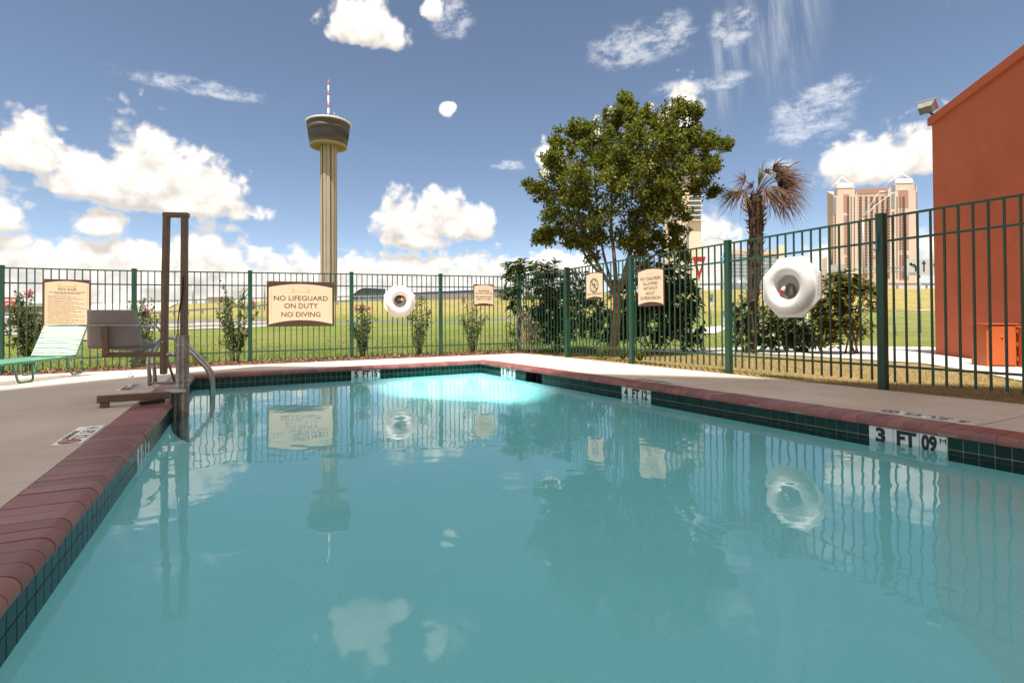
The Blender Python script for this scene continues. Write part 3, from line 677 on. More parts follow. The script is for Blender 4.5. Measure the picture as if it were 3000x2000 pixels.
rules = ['POOL IS OPEN FROM 9 AM TO 10 PM', 'CHILDREN UNDER 14 MUST BE ACCOMPANIED BY AN ADULT', 'POOL IS RESERVED FOR HOTEL GUESTS ONLY', 'NO USE OF GLASS CONTAINERS IN THE POOL', 'ALCOHOLIC BEVERAGES ARE NOT ALLOWED IN THE POOL AREA', 'NO FOOD OR DRINK IN THE POOL', 'NO DIVING, RUNNING OR ROUGH PLAY AT ANY TIME', 'PERSONS WITH OPEN SORES MAY NOT ENTER THE WATER', 'PLEASE SHOWER BEFORE ENTERING THE POOL', 'PREGNANT GUESTS SHOULD ASK A DOCTOR FIRST', 'ANIMALS ARE NOT ALLOWED IN THE POOL AREA', 'IN CASE OF EMERGENCY PLEASE TELEPHONE THE FRONT DESK', 'USE OF THE POOL IS AT YOUR OWN RISK', 'DO NOT SWIM ALONE', 'BE SAFE AND WATCH CHILDREN AT ALL TIMES', 'THE POOL CLOSES IN BAD WEATHER', 'SMOKING IS NOT ALLOWED', 'THANK YOU FOR YOUR COOPERATION']
for i, s_ in enumerate(rules):
    q = text(s_, pr, sign_text, .0105*ht, -.4*wd, (.232-.0255*i)*ht, -.0128, (.45+.4*((i*37) % 11)/11)*wd, align='LEFT')

# ------------------------------------------------------------------ life rings in cases on the fence
rope_m = M('old_rope', (.06, .05, .045), (.12, .1, .09), 30, rough=.8)
def ring_case(P, tl, br, label, floatpos, seed):
    c, th, wd, ht = sign_frame(P, tl, br, .045); s = ht/2
    root = thing('life_ring_case', c, label, 'life ring', 'white life ring cases on the fence', th)
    k = math.tan(R(22.5)); oc = [(-k, -1), (k, -1), (1, -k), (1, k), (k, 1), (-k, 1), (-1, k), (-1, -k)]
    MB().prism([(a*s*1.0, b*s) for a, b in oc], (0, 0, 0), (1, 0, 0), (0, 0, 1), (0, -1, 0), -.02, .012).build('case_back', white_pl, root, local=True)
    prof_ = [(.40*s, .012), (.405*s, .03)] + [((.65 - .24*math.cos(R(a)))*s*1.0, .03+.072*math.sin(R(a))) for a in range(10, 180, 14)] + [(.89*s, .02), (.905*s, .012)]
    rc = MB().lathe(prof_, (0, 0, 0), 48, (1, 0, 0), (0, 0, 1), (0, -1, 0)).build('ring_cover', white_pl, root, local=True)
    for a in (45, 135, 225, 315):
        a = R(a); m = MB(); pts = [((.65 - .245*math.cos(R(b)))*s, .0285+.072*math.sin(R(b))) for b in range(14, 170, 13)]
        for da in (-.11, .11): m.tube([(r_*math.cos(a+da*.66*s/r_), -h, r_*math.sin(a+da*.66*s/r_)) for r_, h in pts[1:-1]], .0034, 5)
        m.build('strap_rib', white_pl, root, local=True)
    MB().lathe([(.0, .0), (.405*s, .0)], (0, -.0135, 0), 32, (1, 0, 0), (0, 0, 1), (0, -1, 0)).build('hub_back', M('hub_grey', (.48, .43, .38), rough=.6), root, local=True)
    MB().lathe([(0, .002), (.41*s, .0)], (0, -.04, 0), 32, (1, 0, 0), (0, 0, 1), (0, -1, 0)).build('hub_window', clear_m, root, local=True)
    fx, fz, fr = floatpos; fc = Vector((fx*s, -.032, fz*s)); dv = Vector((math.cos(fr), 0, math.sin(fr)))
    pv = [(0, -.06), (.03, -.057), (.042, -.04), (.046, 0)]; X = Vector((-dv.z, 0, dv.x))
    fo = MB().lathe([(a*.62, b) for a, b in pv], fc, 16, X, (0, 1, 0), dv).build('rope_float', red_m, root, local=True)
    MB().lathe([(a*.62, b) for a, b in [(.046, 0), (.042, .035), (.028, .055), (0, .058)]], fc, 16, X, (0, 1, 0), dv).build('float_half', white_pl, fo, local=True)
    rg = random.Random(seed); m = MB(); cx, cz = (.05, -.12) if seed == 1 else (-.06, .1)
    for i in range(9):
        q = .1+.05*rg.random(); a0 = rg.random()*6
        m.tube([((cx+rg.gauss(0, .01))*s + q*s*(1.1+.3*rg.random())*math.cos(a0+R(b)), -.03+.006*math.sin(b*.05+i), cz*s + q*s*1.7*math.sin(a0+R(b))) for b in range(0, 331, 30)], .006, 5)
    m.build('rope', rope_m, root, local=True)
    m = MB()
    for j in range(-2, 3): m.lathe([(.006, 0), (.004, .006), (0, .007)], (-.87*s, -.03, j*.11*s), 8, (1, 0, 0), (0, 0, 1), (0, -1, 0)); m.lathe([(.006, 0), (.004, .006), (0, .007)], (.965*s, -.012, j*.13*s), 8, (1, 0, 0), (0, 0, 1), (0, -1, 0))
    m.build('case_rivet', brown_m, root, local=True)
    MB().tube([(-.2*s+.07*s*math.cos(R(a)), 0, -s+.06*s*math.sin(R(a))) for a in range(180, 361, 20)], .005, 6).build('hanging_loop', white_pl, root, local=True)
    return root
ring_case(LPOST, (1120.4, 836.8), (1217.2, 928.3), 'white life ring case on the far fence, between two green posts', (.16, .2, R(-125)), 0)
ring_case(RPOST, (2245.4, 763.4), (2410, 928.9), 'large white life ring case with red float on the right fence, near the palm', (-.2, -.08, R(55)), 1)

# ------------------------------------------------------------------ turquoise hooks on two fence posts
hook_m = M('turquoise_plastic', (.01, .28, .38), rough=.4)
for i, (px, py, s_, lb) in enumerate(((2127, 750, 1., 'turquoise plastic hook on the green post left of the large life ring'), (2577, 708, .9, 'turquoise plastic hook on the dark post by the orange wall'))):
    p, e = fence_point(px, py, RPOST); p = p + nb*.048
    t = thing('plastic_hook', p, lb, 'hook', 'turquoise hooks on the fence posts')
    u = e*s_
    MB().tube([p+Vector((0, 0, .085)), p+Vector((0, 0, -.01)), p-u*.012+Vector((0, 0, -.03)), p-u*.03+Vector((0, 0, -.025)), p-u*.036+Vector((0, 0, -.005))], .006, 6).build('upper_hook', hook_m, t)
    MB().tube([p+Vector((0, 0, -.02)), p+Vector((0, 0, -.085)), p-u*.012+Vector((0, 0, -.1)), p-u*.028+Vector((0, 0, -.095)), p-u*.034+Vector((0, 0, -.075))], .006, 6).build('lower_hook', hook_m, t)

# ------------------------------------------------------------------ depth markers let into the deck
def deck_mark(o0, d, n, s, k, txt, label, flip):
    c = o0 + d*s + n*k; X = d*flip; th = math.atan2(X.y, X.x); z = zd(c)
    root = thing('deck_depth_marker', Zv(c, z), label, 'depth marker', 'depth markers in the deck', th)
    sq = MB().frame((0, 0, 0), (1, 0, 0), (0, 1, 0), (0, 0, 1), .0755, .0755, .003, .001).mesh('marker_tile', white_tile)
    for i in range(4): link('marker_tile', sq, root, ((i-1.5)*.154, 0, .0025))
    zt = .0064
    text(txt[0], root, ink, .075, -.154*1.5, zt, -.012, .055, rot=(0, 0, 0), bold=.002); text(txt[1], root, ink, .075, -.077, zt, -.012, .11, rot=(0, 0, 0), bold=.002)
    text(txt[2], root, ink, .075, .077, zt, -.012, .1, rot=(0, 0, 0), bold=.002); text('NO DIVING', root, ink, .034, 0, zt, -.063, .29, rot=(0, 0, 0), bold=.0006)
    m = MB(); cx = .154*1.5
    m.tube([(cx+.055*math.cos(R(a)), .055*math.sin(R(a)), .0062) for a in range(0, 361, 20)], .004, 4); m.tube([(cx-.038, .038, .0062), (cx+.038, -.038, .0062)], .004, 4)
    m.build('no_diving_symbol', sign_red if txt[0] != '3' else ink, root, local=True)
deck_mark(FL, dL, nL, 4.15, .36, ('4', 'FT', '12'), 'white depth marker tiles in the left deck beside the nearest brick coping', 1)
deck_mark(FL, dL, nL, 1.22, .55, ('5', 'FT', '15'), 'white depth marker tiles in the deck behind the pool lift arm', 1)
deck_mark(FR, dR, nR, 6.62, .40, ('3', 'FT', '09'), 'white depth marker in the near right deck showing 3 FT 09 and a circle', -1)
deck_mark(FR, dR, nR, 3.95, .36, ('4', 'FT', '12'), 'foreshortened depth marker tiles in the deck beside the farther right coping, showing FT 12', -1)

# ------------------------------------------------------------------ pool lift
lift = thing('pool_lift', (-2.96, 5.05, 0), 'brown and steel pool access lift with grey seat at the left pool edge', 'pool lift')
pole = V2(-2.955, 5.05); mast = D(489, 700, 5.05)
MB().lathe([(.0575, -.9), (.0575, .755), (.0545, .762), (.05, .765), (.05, .70)], Zv(pole, 0), 28).build('pole_sleeve', steel_old, lift)
mi = V2(pole.x+.012, pole.y)
cp = D(517, 633, 5.05)
MB().beam(Zv(mi, .6), (mi.x+.008, mi.y, 1.915), .053, .053, bev=.006).build('mast', brown_m, lift)
MB().beam((mast.x-.03, 5.05, .39), (mast.x-.003, 5.05, 1.915), .053, .053, bev=.006).build('mast', brown_m, lift)
MB().beam((mast.x-.032, 5.05, 1.918), (mi.x+.045, 5.05, 1.912), .058, .045, bev=.006).build('mast_cap', brown_m, lift)
MB().tube([(mi.x+.012, 5.02, 1.32), (mi.x+.004, 5.018, 1.16), (mi.x-.02, 5.015, 1.02), (mi.x-.034, 5.015, .9), (mi.x-.036, 5.015, .74)], .0055, 6).build('hose', black_rub, lift)
MB().beam((mast.x-.56, 4.98, .58), (mast.x+.0, 5.04, .582), .045, .045, bev=.004).build('seat_arm', brown_m, lift)
MB().tube([(mast.x-.04, 5.04, .582), (pole.x-.05, 5.05, .575)], .02, 10).build('pivot_bar', steel, lift)
MB().lathe([(0, .012), (.011, .01), (.013, 0)], (mast.x-.02, 5.02, .695), 10, (1, 0, 0), (0, 0, 1), (0, -1, 0)).build('bolt', steel, lift)
# seat: a moulded shell that faces away from the camera
sa = R(14); sX = Vector((math.cos(sa), math.sin(sa), 0)); sY = Vector((-math.sin(sa), math.cos(sa), 0)); sO = Vector((mast.x-.50, 5.03, .605))
def shell(u, v):
    """u across -1..1, v: 0 top of the back .. 1 hinge .. 2 front lip"""
    if v <= 1:
        wd = .205+.03*v; y = -.02-.075*(1-v)**1.0 + .03*(u*u); z = .40 - .36*v
    else:
        t = v-1; wd = .235+.004*t; y = .02 + .40*t + .02*u*u*(1-t); z = .04 - .04*math.sin(t*2.2)*(1-u*u*.6) + .05*u*u*(1-.5*t) - .03*max(0, t-.85)*4
    e = max(0, abs(u)-.82)/.18
    if v <= 1: y += .05*e*e
    else: z += .035*e*e*(1-.4*(v-1))
    b = (1-math.cos(min(1, max(0, (v-.7)/.6))*math.pi))/2
    return sO + sX*(u*wd) + sY*y + Vector((0, 0, z))
sm_ = MB(); nu, nv = 16, 26; vs = [shell(2*i/nu-1, 2*j/nv) for j in range(nv+1) for i in range(nu+1)]
sm_.add(vs, [(j*(nu+1)+i, j*(nu+1)+i+1, (j+1)*(nu+1)+i+1, (j+1)*(nu+1)+i) for j in range(nv) for i in range(nu)], True)
seat = sm_.build('seat', seat_m, lift); md = seat.modifiers.new('thick', 'SOLIDIFY'); md.thickness = .012; md.offset = 0
bp = sO + sX*-.03 - sY*.05
MB().beam(bp+Vector((0, 0, .235)) - sY*.055, bp+Vector((0, 0, -.02)) - sY*.02, .062, .02, up=(0, 1, 0), bev=.003).build('back_bracket', brown_m, lift)
ar = [sO+sX*-.245+sY*.32+Vector((0, 0, .1)), sO+sX*-.26+sY*.3+Vector((0, 0, .25)), sO+sX*-.262-sY*.10+Vector((0, 0, .255)), sO+sX*.262-sY*.10+Vector((0, 0, .25)), sO+sX*.29+sY*.28+Vector((0, 0, .235)), sO+sX*.34+sY*.36+Vector((0, 0, .06))]
MB().tube(arc(ar, .05), .0105, 10).build('arm_rail', steel, lift)
MB().beam(sO+sX*-.06+Vector((0, 0, -.012)), sO+sX*.2+Vector((0, 0, -.012)), .05, .02).build('seat_plate', brown_m, lift)
fr_ = sO + sX*.33 + sY*.52 + Vector((0, 0, -.36))
MB().beam(fr_ - sX*.19, fr_ + sX*.19, .09, .02, bev=.003).build('footrest', seat_m, lift)
MB().tube([fr_ + sX*.05 + sY*-.02, fr_ + sX*-.02 - sY*.12 + Vector((0, 0, .33))], .013, 8).build('footrest_strut', steel_old, lift)
# base arm on the deck
a = Vector((-3.41, 4.56, .222)); b = Vector((-2.99, 4.93, .225))
b = Vector((-2.985, 4.90, .212)); MB().beam(a, b, .06, .062, bev=.004).build('base_arm', brown_m, lift)
MB().lathe([(.035, 0), (.037, .004), (.037, .036), (.03, .04), (0, .04)], (-3.37, 4.60, .147), 18).build('arm_foot', brown_m, lift)
MB().tube([(-3.19, 4.73, .175), (-3.06, 4.84, .178)][::-1], .001, 4).build('pin', steel, lift)
MB().beam((-3.10, 4.66, .168), (-2.995, 4.83, .17), .035, .03).build('anchor_tube', black_rub, lift)
MB().beam((-3.03, 4.90, .24), (-2.885, 4.99, .24), .05, .03, bev=.004).build('clamp', steel, lift)
MB().beam((-2.985, 4.965, .24), (-2.985, 4.965, -.2), .035, .05).build('side_strut', steel_old, lift)
m = MB()
for h in (.28, .33, .66): m.lathe([(.0585, h), (.0595, h+.004), (.0585, h+.012)], Zv(pole, 0), 28)
m.build('sleeve_band', steel, lift)

# ------------------------------------------------------------------ grab rails
gr = thing('grab_rail', (-3.85, 6.1, .147), 'pair of stainless steel grab rails running from the deck down into the water', 'handrail')
for k_, (bx, by) in enumerate(((-3.905, 6.04), (-4.05, 6.36))):
    o = Vector((bx, by, .147)); dd = -nL; sd = Vector((.03, .0, 0))
    pts = [o, o+Vector((0, 0, .38))+dd*-.02, o+dd*.1+Vector((0, 0, .565)), o+dd*.26+Vector((0, 0, .56)), o+dd*.62+Vector((0, 0, .13)), o+dd*.63+Vector((0, 0, -.75))]
    MB().tube(arc(pts, .14, 8), .0215, 14).build('rail', steel, gr)
    MB().lathe([(.055, 0), (.055, .006), (.03, .018), (.025, .022)], o, 20).build('flange', steel, gr)
    MB().tube([o+Vector((0, 0, .3))-dd*.2, o+Vector((0, 0, .42)) - dd*.02], .012, 8).build('brace', steel_old, gr)
MB().beam((-4.07, 6.02, .40), (-3.60, 6.3, .415), .045, .018).build('cross_plate', steel_old, gr)

# ------------------------------------------------------------------ lounge chair
B = Vector((-6.07, 7.70, 0)); Fd = Vector((.19, -.982, 0)); Wd = Vector((-.982, -.19, 0)); gz = .137
ch = thing('lounge_chair', (B.x, B.y, gz), 'green strap lounge chair with raised back on the deck at the far left', 'lounge chair')
def lc(u, w_, h): return B + Fd*u + Wd*w_ + Vector((0, 0, gz+h))           # u towards the feet, w_ across
wch = .56; sh = .255; bt = Vector((-.37, 0, .50))
for w_ in (0, wch):
    s_ = 1 if w_ else -1
    MB().tube(arc([lc(-.02, w_, sh), lc(.7, w_, sh+.0), lc(1.5, w_, sh), ], .05), .0135, 10).build('side_rail', lounge_m, ch)
    for u in (.0, 1.1):
        MB().tube(arc([lc(u-.14, w_, sh-.01), lc(u-.12, w_+s_*.03, .014), lc(u+.16, w_+s_*.03, .014), lc(u+.2, w_, sh-.01)], .06), .0135, 10).build('leg', lounge_m, ch)
MB().tube(arc([lc(0, 0, sh+.01), lc(-.31, 0, sh+.455), lc(-.31, wch, sh+.455), lc(0, wch, sh+.01)], .07), .0125, 10).build('back_frame', lounge_m, ch)
MB().tube([lc(.0, 0, sh), lc(0, wch, sh)], .0125, 8).build('cross_bar', lounge_m, ch); MB().tube([lc(1.5, 0, sh), lc(1.5, wch, sh)], .0125, 8).build('cross_bar', lounge_m, ch)
MB().tube(arc([lc(.18, .03, sh-.02), lc(-.28, .03, sh-.03), lc(-.28, wch-.03, sh-.03), lc(.18, wch-.03, sh-.02)], .06), .011, 8).build('support_frame', lounge_m, ch)
MB().tube([lc(-.22, .03, sh-.03), lc(-.21, .02, sh+.3)], .008, 8).build('back_prop', lounge_m, ch)
for i in range(12):
    t = .06+.86*i/11; p = Vector((-.31*t, 0, .455*t)); hw = .0172; n_ = Vector((.455, 0, .31)).normalized(); al = Vector((-.31, 0, .455)).normalized()
    vs = []
    for j in range(9):
        q = j/8; sag = -.014*(1-(2*q-1)**2)
        for e in (-1, 0, 1):
            a = p + n_*(.014+sag + (.003 if e == 0 else 0)) + al*(e*hw); vs.append(lc(a.x*1 + 0, wch*(q*1.02-.01), sh+.01+a.z))
    m = MB(); m.add(vs, [(3*j+e, 3*j+e+1, 3*j+e+4, 3*j+e+3) for j in range(8) for e in (0, 1)], True)
    st = m.build('strap', strap_m, ch); md = st.modifiers.new('t', 'SOLIDIFY'); md.thickness = .004
for i in range(24):
    u = .06+1.4*i/23
    m = MB(); vs = []
    for j in range(7):
        q = j/6; sag = -.02*(1-(2*q-1)**2)
        for e in (-1, 1): vs.append(lc(u+e*.019, wch*(q*1.03-.015), sh+.015+sag))
    m.add(vs, [(2*j, 2*j+1, 2*j+3, 2*j+2) for j in range(6)], True); st = m.build('strap', strap_g, ch); md = st.modifiers.new('t', 'SOLIDIFY'); md.thickness = .004
# dead leaf on the deck
p = G(380, 1105, .14); m = MB()
for a, L in ((.4, .07), (1.6, .09), (2.6, .05), (-.3, .05)):
    d = Vector((math.cos(a), .3, abs(math.sin(a))*.8+.1)).normalized(); s_ = d.cross(Vector((0, 1, 0))).normalized()*.011
    m.add([p, p+d*L*.5+s_+Vector((0, .01, 0)), p+d*L, p+d*L*.5-s_], [(0, 1, 2), (0, 2, 3)])
tag(m.build('fallen_leaf', M('dead_leaf', (.25, .17, .08), rough=.8)), 'curled dead leaf lying on the sunlit deck near the lounge chair', 'leaf')

# ------------------------------------------------------------------ buildings
# hotel block at the near end of the pool (it throws the shade over the water)
HH = 49.6; hc_ = V2(-9.45, -6.77); hx = V2(.938, -.347); hy = V2(-.347, -.938)
beige = M('beige_render', (.72, .62, .5), (.68, .58, .46), .6, rough=.9)
dglass = M('dark_glass', (.03, .035, .045), rough=.12, spec=.6)
hb = thing('hotel_block', (hc_.x, hc_.y, 0), 'tall beige hotel block at the near end of the pool, shading the water', 'hotel')
MB().frame(Zv(hc_+hx*6.6+hy*8, HH/2-.2), hx, hy, (0, 0, 1), 6.6, 8, HH/2+.2).build('wall', beige, hb)
MB().frame(Zv(hc_+hx*6.6+hy*8, HH+.001), hx, hy, (0, 0, 1), 6.5, 7.9, .12).build('roof', conc2, hb)
wme = MB().frame((0, 0, 0), hx, hy, (0, 0, 1), .8, .05, .7).mesh('window', dglass)
for i in range(4):
    for j in range(14): link('window', wme, hb, Zv(hx*(1.7+3.3*i), 2+3.2*j))

# orange building on the right
K = Vector((9.24, 10.94, 0)); wd_ = Vector((-.3157, -.9489, 0)); wn = Vector((-.9489, .3157, 0))
ob = thing('orange_building', (K.x, K.y, .1), 'orange stucco building with a plain wall and flat roof at the right edge', 'building')
OH = 4.92
MB().frame(K+wd_*6.5-wn*5+Vector((0, 0, OH/2)), wd_, wn, (0, 0, 1), 6.5, 5, OH/2).build('wall', orange_w, ob)
MB().frame(K+wd_*6.5-wn*5+Vector((0, 0, OH+.075)), wd_, wn, (0, 0, 1), 6.56, 5.06, .085, .012).build('parapet', orange_w, ob)
fl_ = thing('floodlight', K+Vector((-.02, .05, OH+.16)), 'grey floodlight on the roof corner of the orange building', 'floodlight')
q = K + wn*.12 + wd_*.12 + Vector((0, 0, OH+.36)); fX = Vector((.55, -.83, 0)).normalized(); fY = Vector((-.6, -.35, .72)).normalized(); fZ = fX.cross(fY).normalized(); fY = fZ.cross(fX)
hm = MB(); s1 = [(-.15, -.11), (.15, -.11), (.15, .11), (-.15, .11)]; s2 = [(a*.72, b*.72) for a, b in s1]
hm.add([q+fX*a+fY*b-fZ*.0 for a, b in s1] + [q+fX*a+fY*b+fZ*.17 for a, b in s2], [(0, 1, 2, 3), (4, 7, 6, 5), (0, 4, 5, 1), (1, 5, 6, 2), (2, 6, 7, 3), (3, 7, 4, 0)])
hm.build('lamp_housing', M('grey_metal', (.2, .2, .19), (.15, .15, .14), 9, rough=.5, metal=.5), fl_)
MB().frame(q-fZ*.008, fX, fY, fZ, .165, .125, .008, .002).build('lamp_visor', galv, fl_)
MB().tube([K+wn*.02+wd_*.14+Vector((0, 0, OH+.15)), q+fZ*.15], .02, 8).build('mount', black_rub, fl_)
ub = thing('utility_box', (7.7, 8.1, .14), 'orange painted utility box standing against the orange wall', 'utility box')
P1 = Vector((7.58, 8.06, .142)); uX = Vector((.949, -.316, 0)); uY = Vector((.316, .949, 0))
MB().frame(P1+uX*.19+uY*.22+Vector((0, 0, .32)), uX, uY, (0, 0, 1), .182, .215, .32, .004).build('cabinet', orange_b, ub)
MB().frame(P1+uX*.19+uY*.21+Vector((0, 0, .645)), uX, uY, (0, 0, 1), .195, .235, .006, .002).build('lid', orange_b, ub)
MB().frame(P1+uX*.2-uY*.008+Vector((0, 0, .32)), uX, uY, (0, 0, 1), .155, .006, .295, .003).build('door', orange_b, ub)
MB().frame(P1+uX*.53+uY*.12+Vector((0, 0, .3)), uX, uY, (0, 0, 1), .14, .2, .3, .004).build('rear_cabinet', orange_b, ub)
MB().lathe([(0, .014), (.014, .012), (.018, 0)], P1+uX*.19-uY*.014+Vector((0, 0, .45)), 10, uX, (0, 0, 1), -uY).build('lock', orange_b, ub)
for h in (.12, .34, .54): MB().frame(P1+uX*.375-uY*.004+Vector((0, 0, h)), uX, uY, (0, 0, 1), .008, .01, .03).build('hinge', orange_b, ub)

# observation tower
tow_c = M('tower_concrete', (.38, .3, .235), (.33, .26, .2), .06, rough=.9); tow_d = M('tower_cladding', (.075, .055, .045), (.06, .045, .038), .2, rough=.6)
tow_g = M('tower_glass', (.025, .026, .03), rough=.15); tow_w = M('tower_rim', (.6, .58, .54), rough=.6)
TY = 500.; tb = D(963.5, 830, TY); tx, ty = tb.x, tb.y; tw = thing('observation_tower', (tx, ty, 0), 'tall concrete observation tower with a dark round top house and red white mast', 'tower')
va = math.atan2(-ty, -tx); 
def flute(a):
    q = abs(((a-va)*12/(2*math.pi)+.5) % 1 - .5)*2
    return 1 - .11*max(0, min(1, (q-.62)/.2))
MB().lathe([(7.75, -5), (7.7, 80), (7.75, 168.6)], (tx, ty, 0), 192, rf=flute, smooth=False).build('shaft', tow_c, tw)
for k_ in (.30, -.86, 2.2):
    a = va + k_ ; p = Vector((tx+7.2*math.cos(a), ty+7.2*math.sin(a), 0)); MB().frame(p+Vector((0, 0, 84)), (-math.sin(a), math.cos(a), 0), (math.cos(a), math.sin(a), 0), (0, 0, 1), .75, .35, 84).build('elevator_shaft', tow_d, tw)
z0 = .876
MB().lathe([(7.2, 168.2), (17.0, 167.6), (17.2, 168.8)], (tx, ty, 0), 96).build('underside', tow_c, tw)
m = MB()
for i in range(48):
    a = 2*math.pi*i/48; m.beam((tx+8*math.cos(a), ty+8*math.sin(a), 167.9), (tx+16.8*math.cos(a), ty+16.8*math.sin(a), 167.5), .3, .5)
m.build('underside_rib', tow_c, tw)
MB().lathe([(17.2, 168.8), (17.9, 174.6), (18.1, 174.8)], (tx, ty, 0), 96).build('lower_band', tow_d, tw)
MB().lathe([(17.85, 174.7), (18.75, 181.0)], (tx, ty, 0), 96).build('window_band', tow_g, tw)
mul = MB().box((0, 0, 0), (.3, .3, 6.6)).mesh('mullion', tow_d)
for i in range(72):
    a = 2*math.pi*i/72; link('mullion', mul, tw, (18.4*math.cos(a), 18.4*math.sin(a), 177.8), (0, .14, a))
MB().lathe([(18.7, 180.9), (18.9, 181.0), (19.6, 185.6), (19.3, 185.7), (19.5, 187.2), (20.3, 189.0)], (tx, ty, 0), 96).build('upper_band', tow_d, tw)
MB().lathe([(20.2, 188.9), (20.9, 189.2), (21.0, 190.3), (20.2, 190.8), (10, 191.6)], (tx, ty, 0), 96).build('roof_rim', tow_w, tw)
MB().lathe([(8.0, 191), (7.8, 193.2), (3.0, 194.6), (0, 194.8)], (tx, ty, 0), 48).build('roof_cap', tow_d, tw)
for i, (h0, h1) in enumerate([(194, 199.5), (199.5, 205), (205, 209.5), (209.5, 217), (217, 221.5), (221.5, 227), (227, 232.5)]):
    MB().lathe([(.95-.06*i, h0), (.9-.06*i, h1), (0, h1)], (tx, ty, 0), 12).build('mast_section', sign_red if i % 2 == 0 else sign_white, tw, label='red mast section' if i % 2 == 0 else 'white mast section')
for dx, h in ((-9, 194.3), (7, 196.5), (8.8, 198.5), (5.4, 201)):
    MB().tube([(tx+dx, ty, 190.5), (tx+dx, ty, h)], .16, 6).build('antenna', galv, tw)
for dx, h in ((-9, 194.6), (7, 196.8)): MB().lathe([(0, -.6), (.5, -.3), (.5, .3), (0, .6)], (tx+dx, ty, h), 10).build('antenna_dome', sign_white, tw)

def quad_part(par, name, m, pts, Y, depth=6.):
    """facade piece: outline given where it stands in the photo, at distance Y, with real depth"""
    a = [D(px, py, Y) for px, py in pts]; n = len(a); mm = MB()
    cx_ = sum(p.x for p in a)/n; dv = Vector((cx_/Y*depth, depth, 0))
    mm.add(a + [p+dv for p in a], [tuple(range(n)), tuple(range(2*n-1, n-1, -1))] + [(i, n+i, n+(i+1) % n, (i+1) % n) for i in range(n)])
    return mm.build(name, m, par)
def panes(par, m, cols, rows, Y, name='window'):
    """cols: (x0, x1) px; rows: (y0, y1) px"""
    cache = {}
    for x0, x1 in cols:
        for y0, y1 in rows:
            a, b = D(x0, y0, Y), D(x1, y1, Y); key = (round(b.x-a.x, 1), round(a.z-b.z, 1))
            if key not in cache: cache[key] = MB().box((0, 0, 0), (max(key[0], .2), .5, max(key[1], .2))).mesh(name, m)
            link(name, cache[key], par, (a+b)/2 - wpos(par))
# twin-crowned hotel
pinkc = M('pink_precast', (.52, .38, .31), (.47, .34, .275), .05, rough=.9); pinkb = M('rose_panel', (.36, .2, .16), rough=.9); pink2 = M('pale_precast', (.6, .47, .4), (.55, .43, .36), .05, rough=.9)
winm = M('hotel_window', (.11, .085, .075), rough=.25); gl2 = M('grey_glass', (.2, .22, .24), rough=.2); whm = M('white_steel', (.75, .72, .69), rough=.5)
h = lambda a, b: (2380+a/3.483, 450+b/3.483); HY = 560.; bp_ = D(*h(600, 1330), HY)
mh = thing('hotel_tower', (bp_.x, bp_.y, 0), 'broad pink high-rise hotel with two white pyramid crowns in the distance', 'hotel')
quad_part(mh, 'left_tower', pink2, [h(215, 1420), h(215, 420), h(250, 350), h(430, 345), h(458, 410), h(458, 1420)], HY, 30)
quad_part(mh, 'centre_block', pinkc, [h(456, 1420), h(456, 360), h(772, 344), h(772, 1420)], HY+4, 26)
quad_part(mh, 'right_tower', pink2, [h(770, 1420), h(770, 372), h(848, 300), h(1034, 296), h(1066, 330), h(1080, 1420)], HY, 30)
m = MB(); a, b = D(*h(215, 420), HY), D(*h(150, 388), HY+42); m.add([(a.x-.05, a.y+.3, -5), (a.x-.05, a.y+.3, a.z), (b.x, b.y, b.z), (b.x, b.y, -5)], [(0, 1, 2, 3)]); m.add([(a.x+8, a.y+1, -5), (a.x+8, a.y+1, a.z), (b.x+8, b.y+1, b.z), (b.x+8, b.y+1, -5)], [(0, 3, 2, 1)])
m.add([(a.x, a.y+.3, a.z), (a.x+8, a.y+1, a.z), (b.x+8, b.y+1, b.z), (b.x, b.y, b.z)], [(0, 1, 2, 3)]); m.build('side_wing', pinkc, mh)
quad_part(mh, 'low_wing', pinkc, [h(98, 1420), h(98, 1075), h(150, 1058), h(150, 1420)], HY+12, 20)
for a0, a1, b0, b1 in ((318, 376, 418, 600), (322, 378, 632, 1030), (330, 380, 1055, 1290), (878, 980, 376, 555), (882, 984, 600, 985), (886, 986, 1032, 1290), (585, 680, 490, 520), (596, 650, 1046, 1075)):
    quad_part(mh, 'rose_panel', pinkb, [h(a0, b1), h(a0, b0), h(a1, b0), h(a1, b1)], HY-.15 if a0 < 458 or a0 > 770 else HY+3.8, 1)
quad_part(mh, 'parapet_band', pinkb, [h(458, 412), h(458, 362), h(770, 346), h(770, 398)], HY+3.7, 1)
for a0, a1, b0, b1 in ((218, 256, 355, 420), (434, 448, 355, 410), (806, 848, 320, 385), (1044, 1056, 310, 370), (806, 840, 405, 560), (1058, 1073, 390, 560), (214, 243, 445, 620)): quad_part(mh, 'glass_strip', gl2, [h(a0, b1), h(a0, b0), h(a1, b0), h(a1, b1)], HY-.25, 1)
rows = [(h(0, 440+31*i)[1], h(0, 459+31*i)[1]) for i in range(27)]
cw = lambda a0, a1: (h(a0, 0)[0], h(a1, 0)[0])
panes(mh, winm, [cw(355, 376), cw(766, 790), cw(920, 943)], rows, HY-.35); panes(mh, winm, [cw(393, 400), cw(425, 432), cw(860, 867), cw(893, 900)], [(a, b+2.2) for a, b in rows], HY-.2)
panes(mh, winm, [cw(478, 504), cw(538, 561), cw(592, 618)], rows, HY+3.7); panes(mh, winm, [cw(648, 672), cw(704, 730)], rows[:6], HY+3.7); panes(mh, winm, [cw(815, 835)], rows[5:12], HY-.35); panes(mh, winm, [cw(226, 240)], rows[6:24], HY-.35)
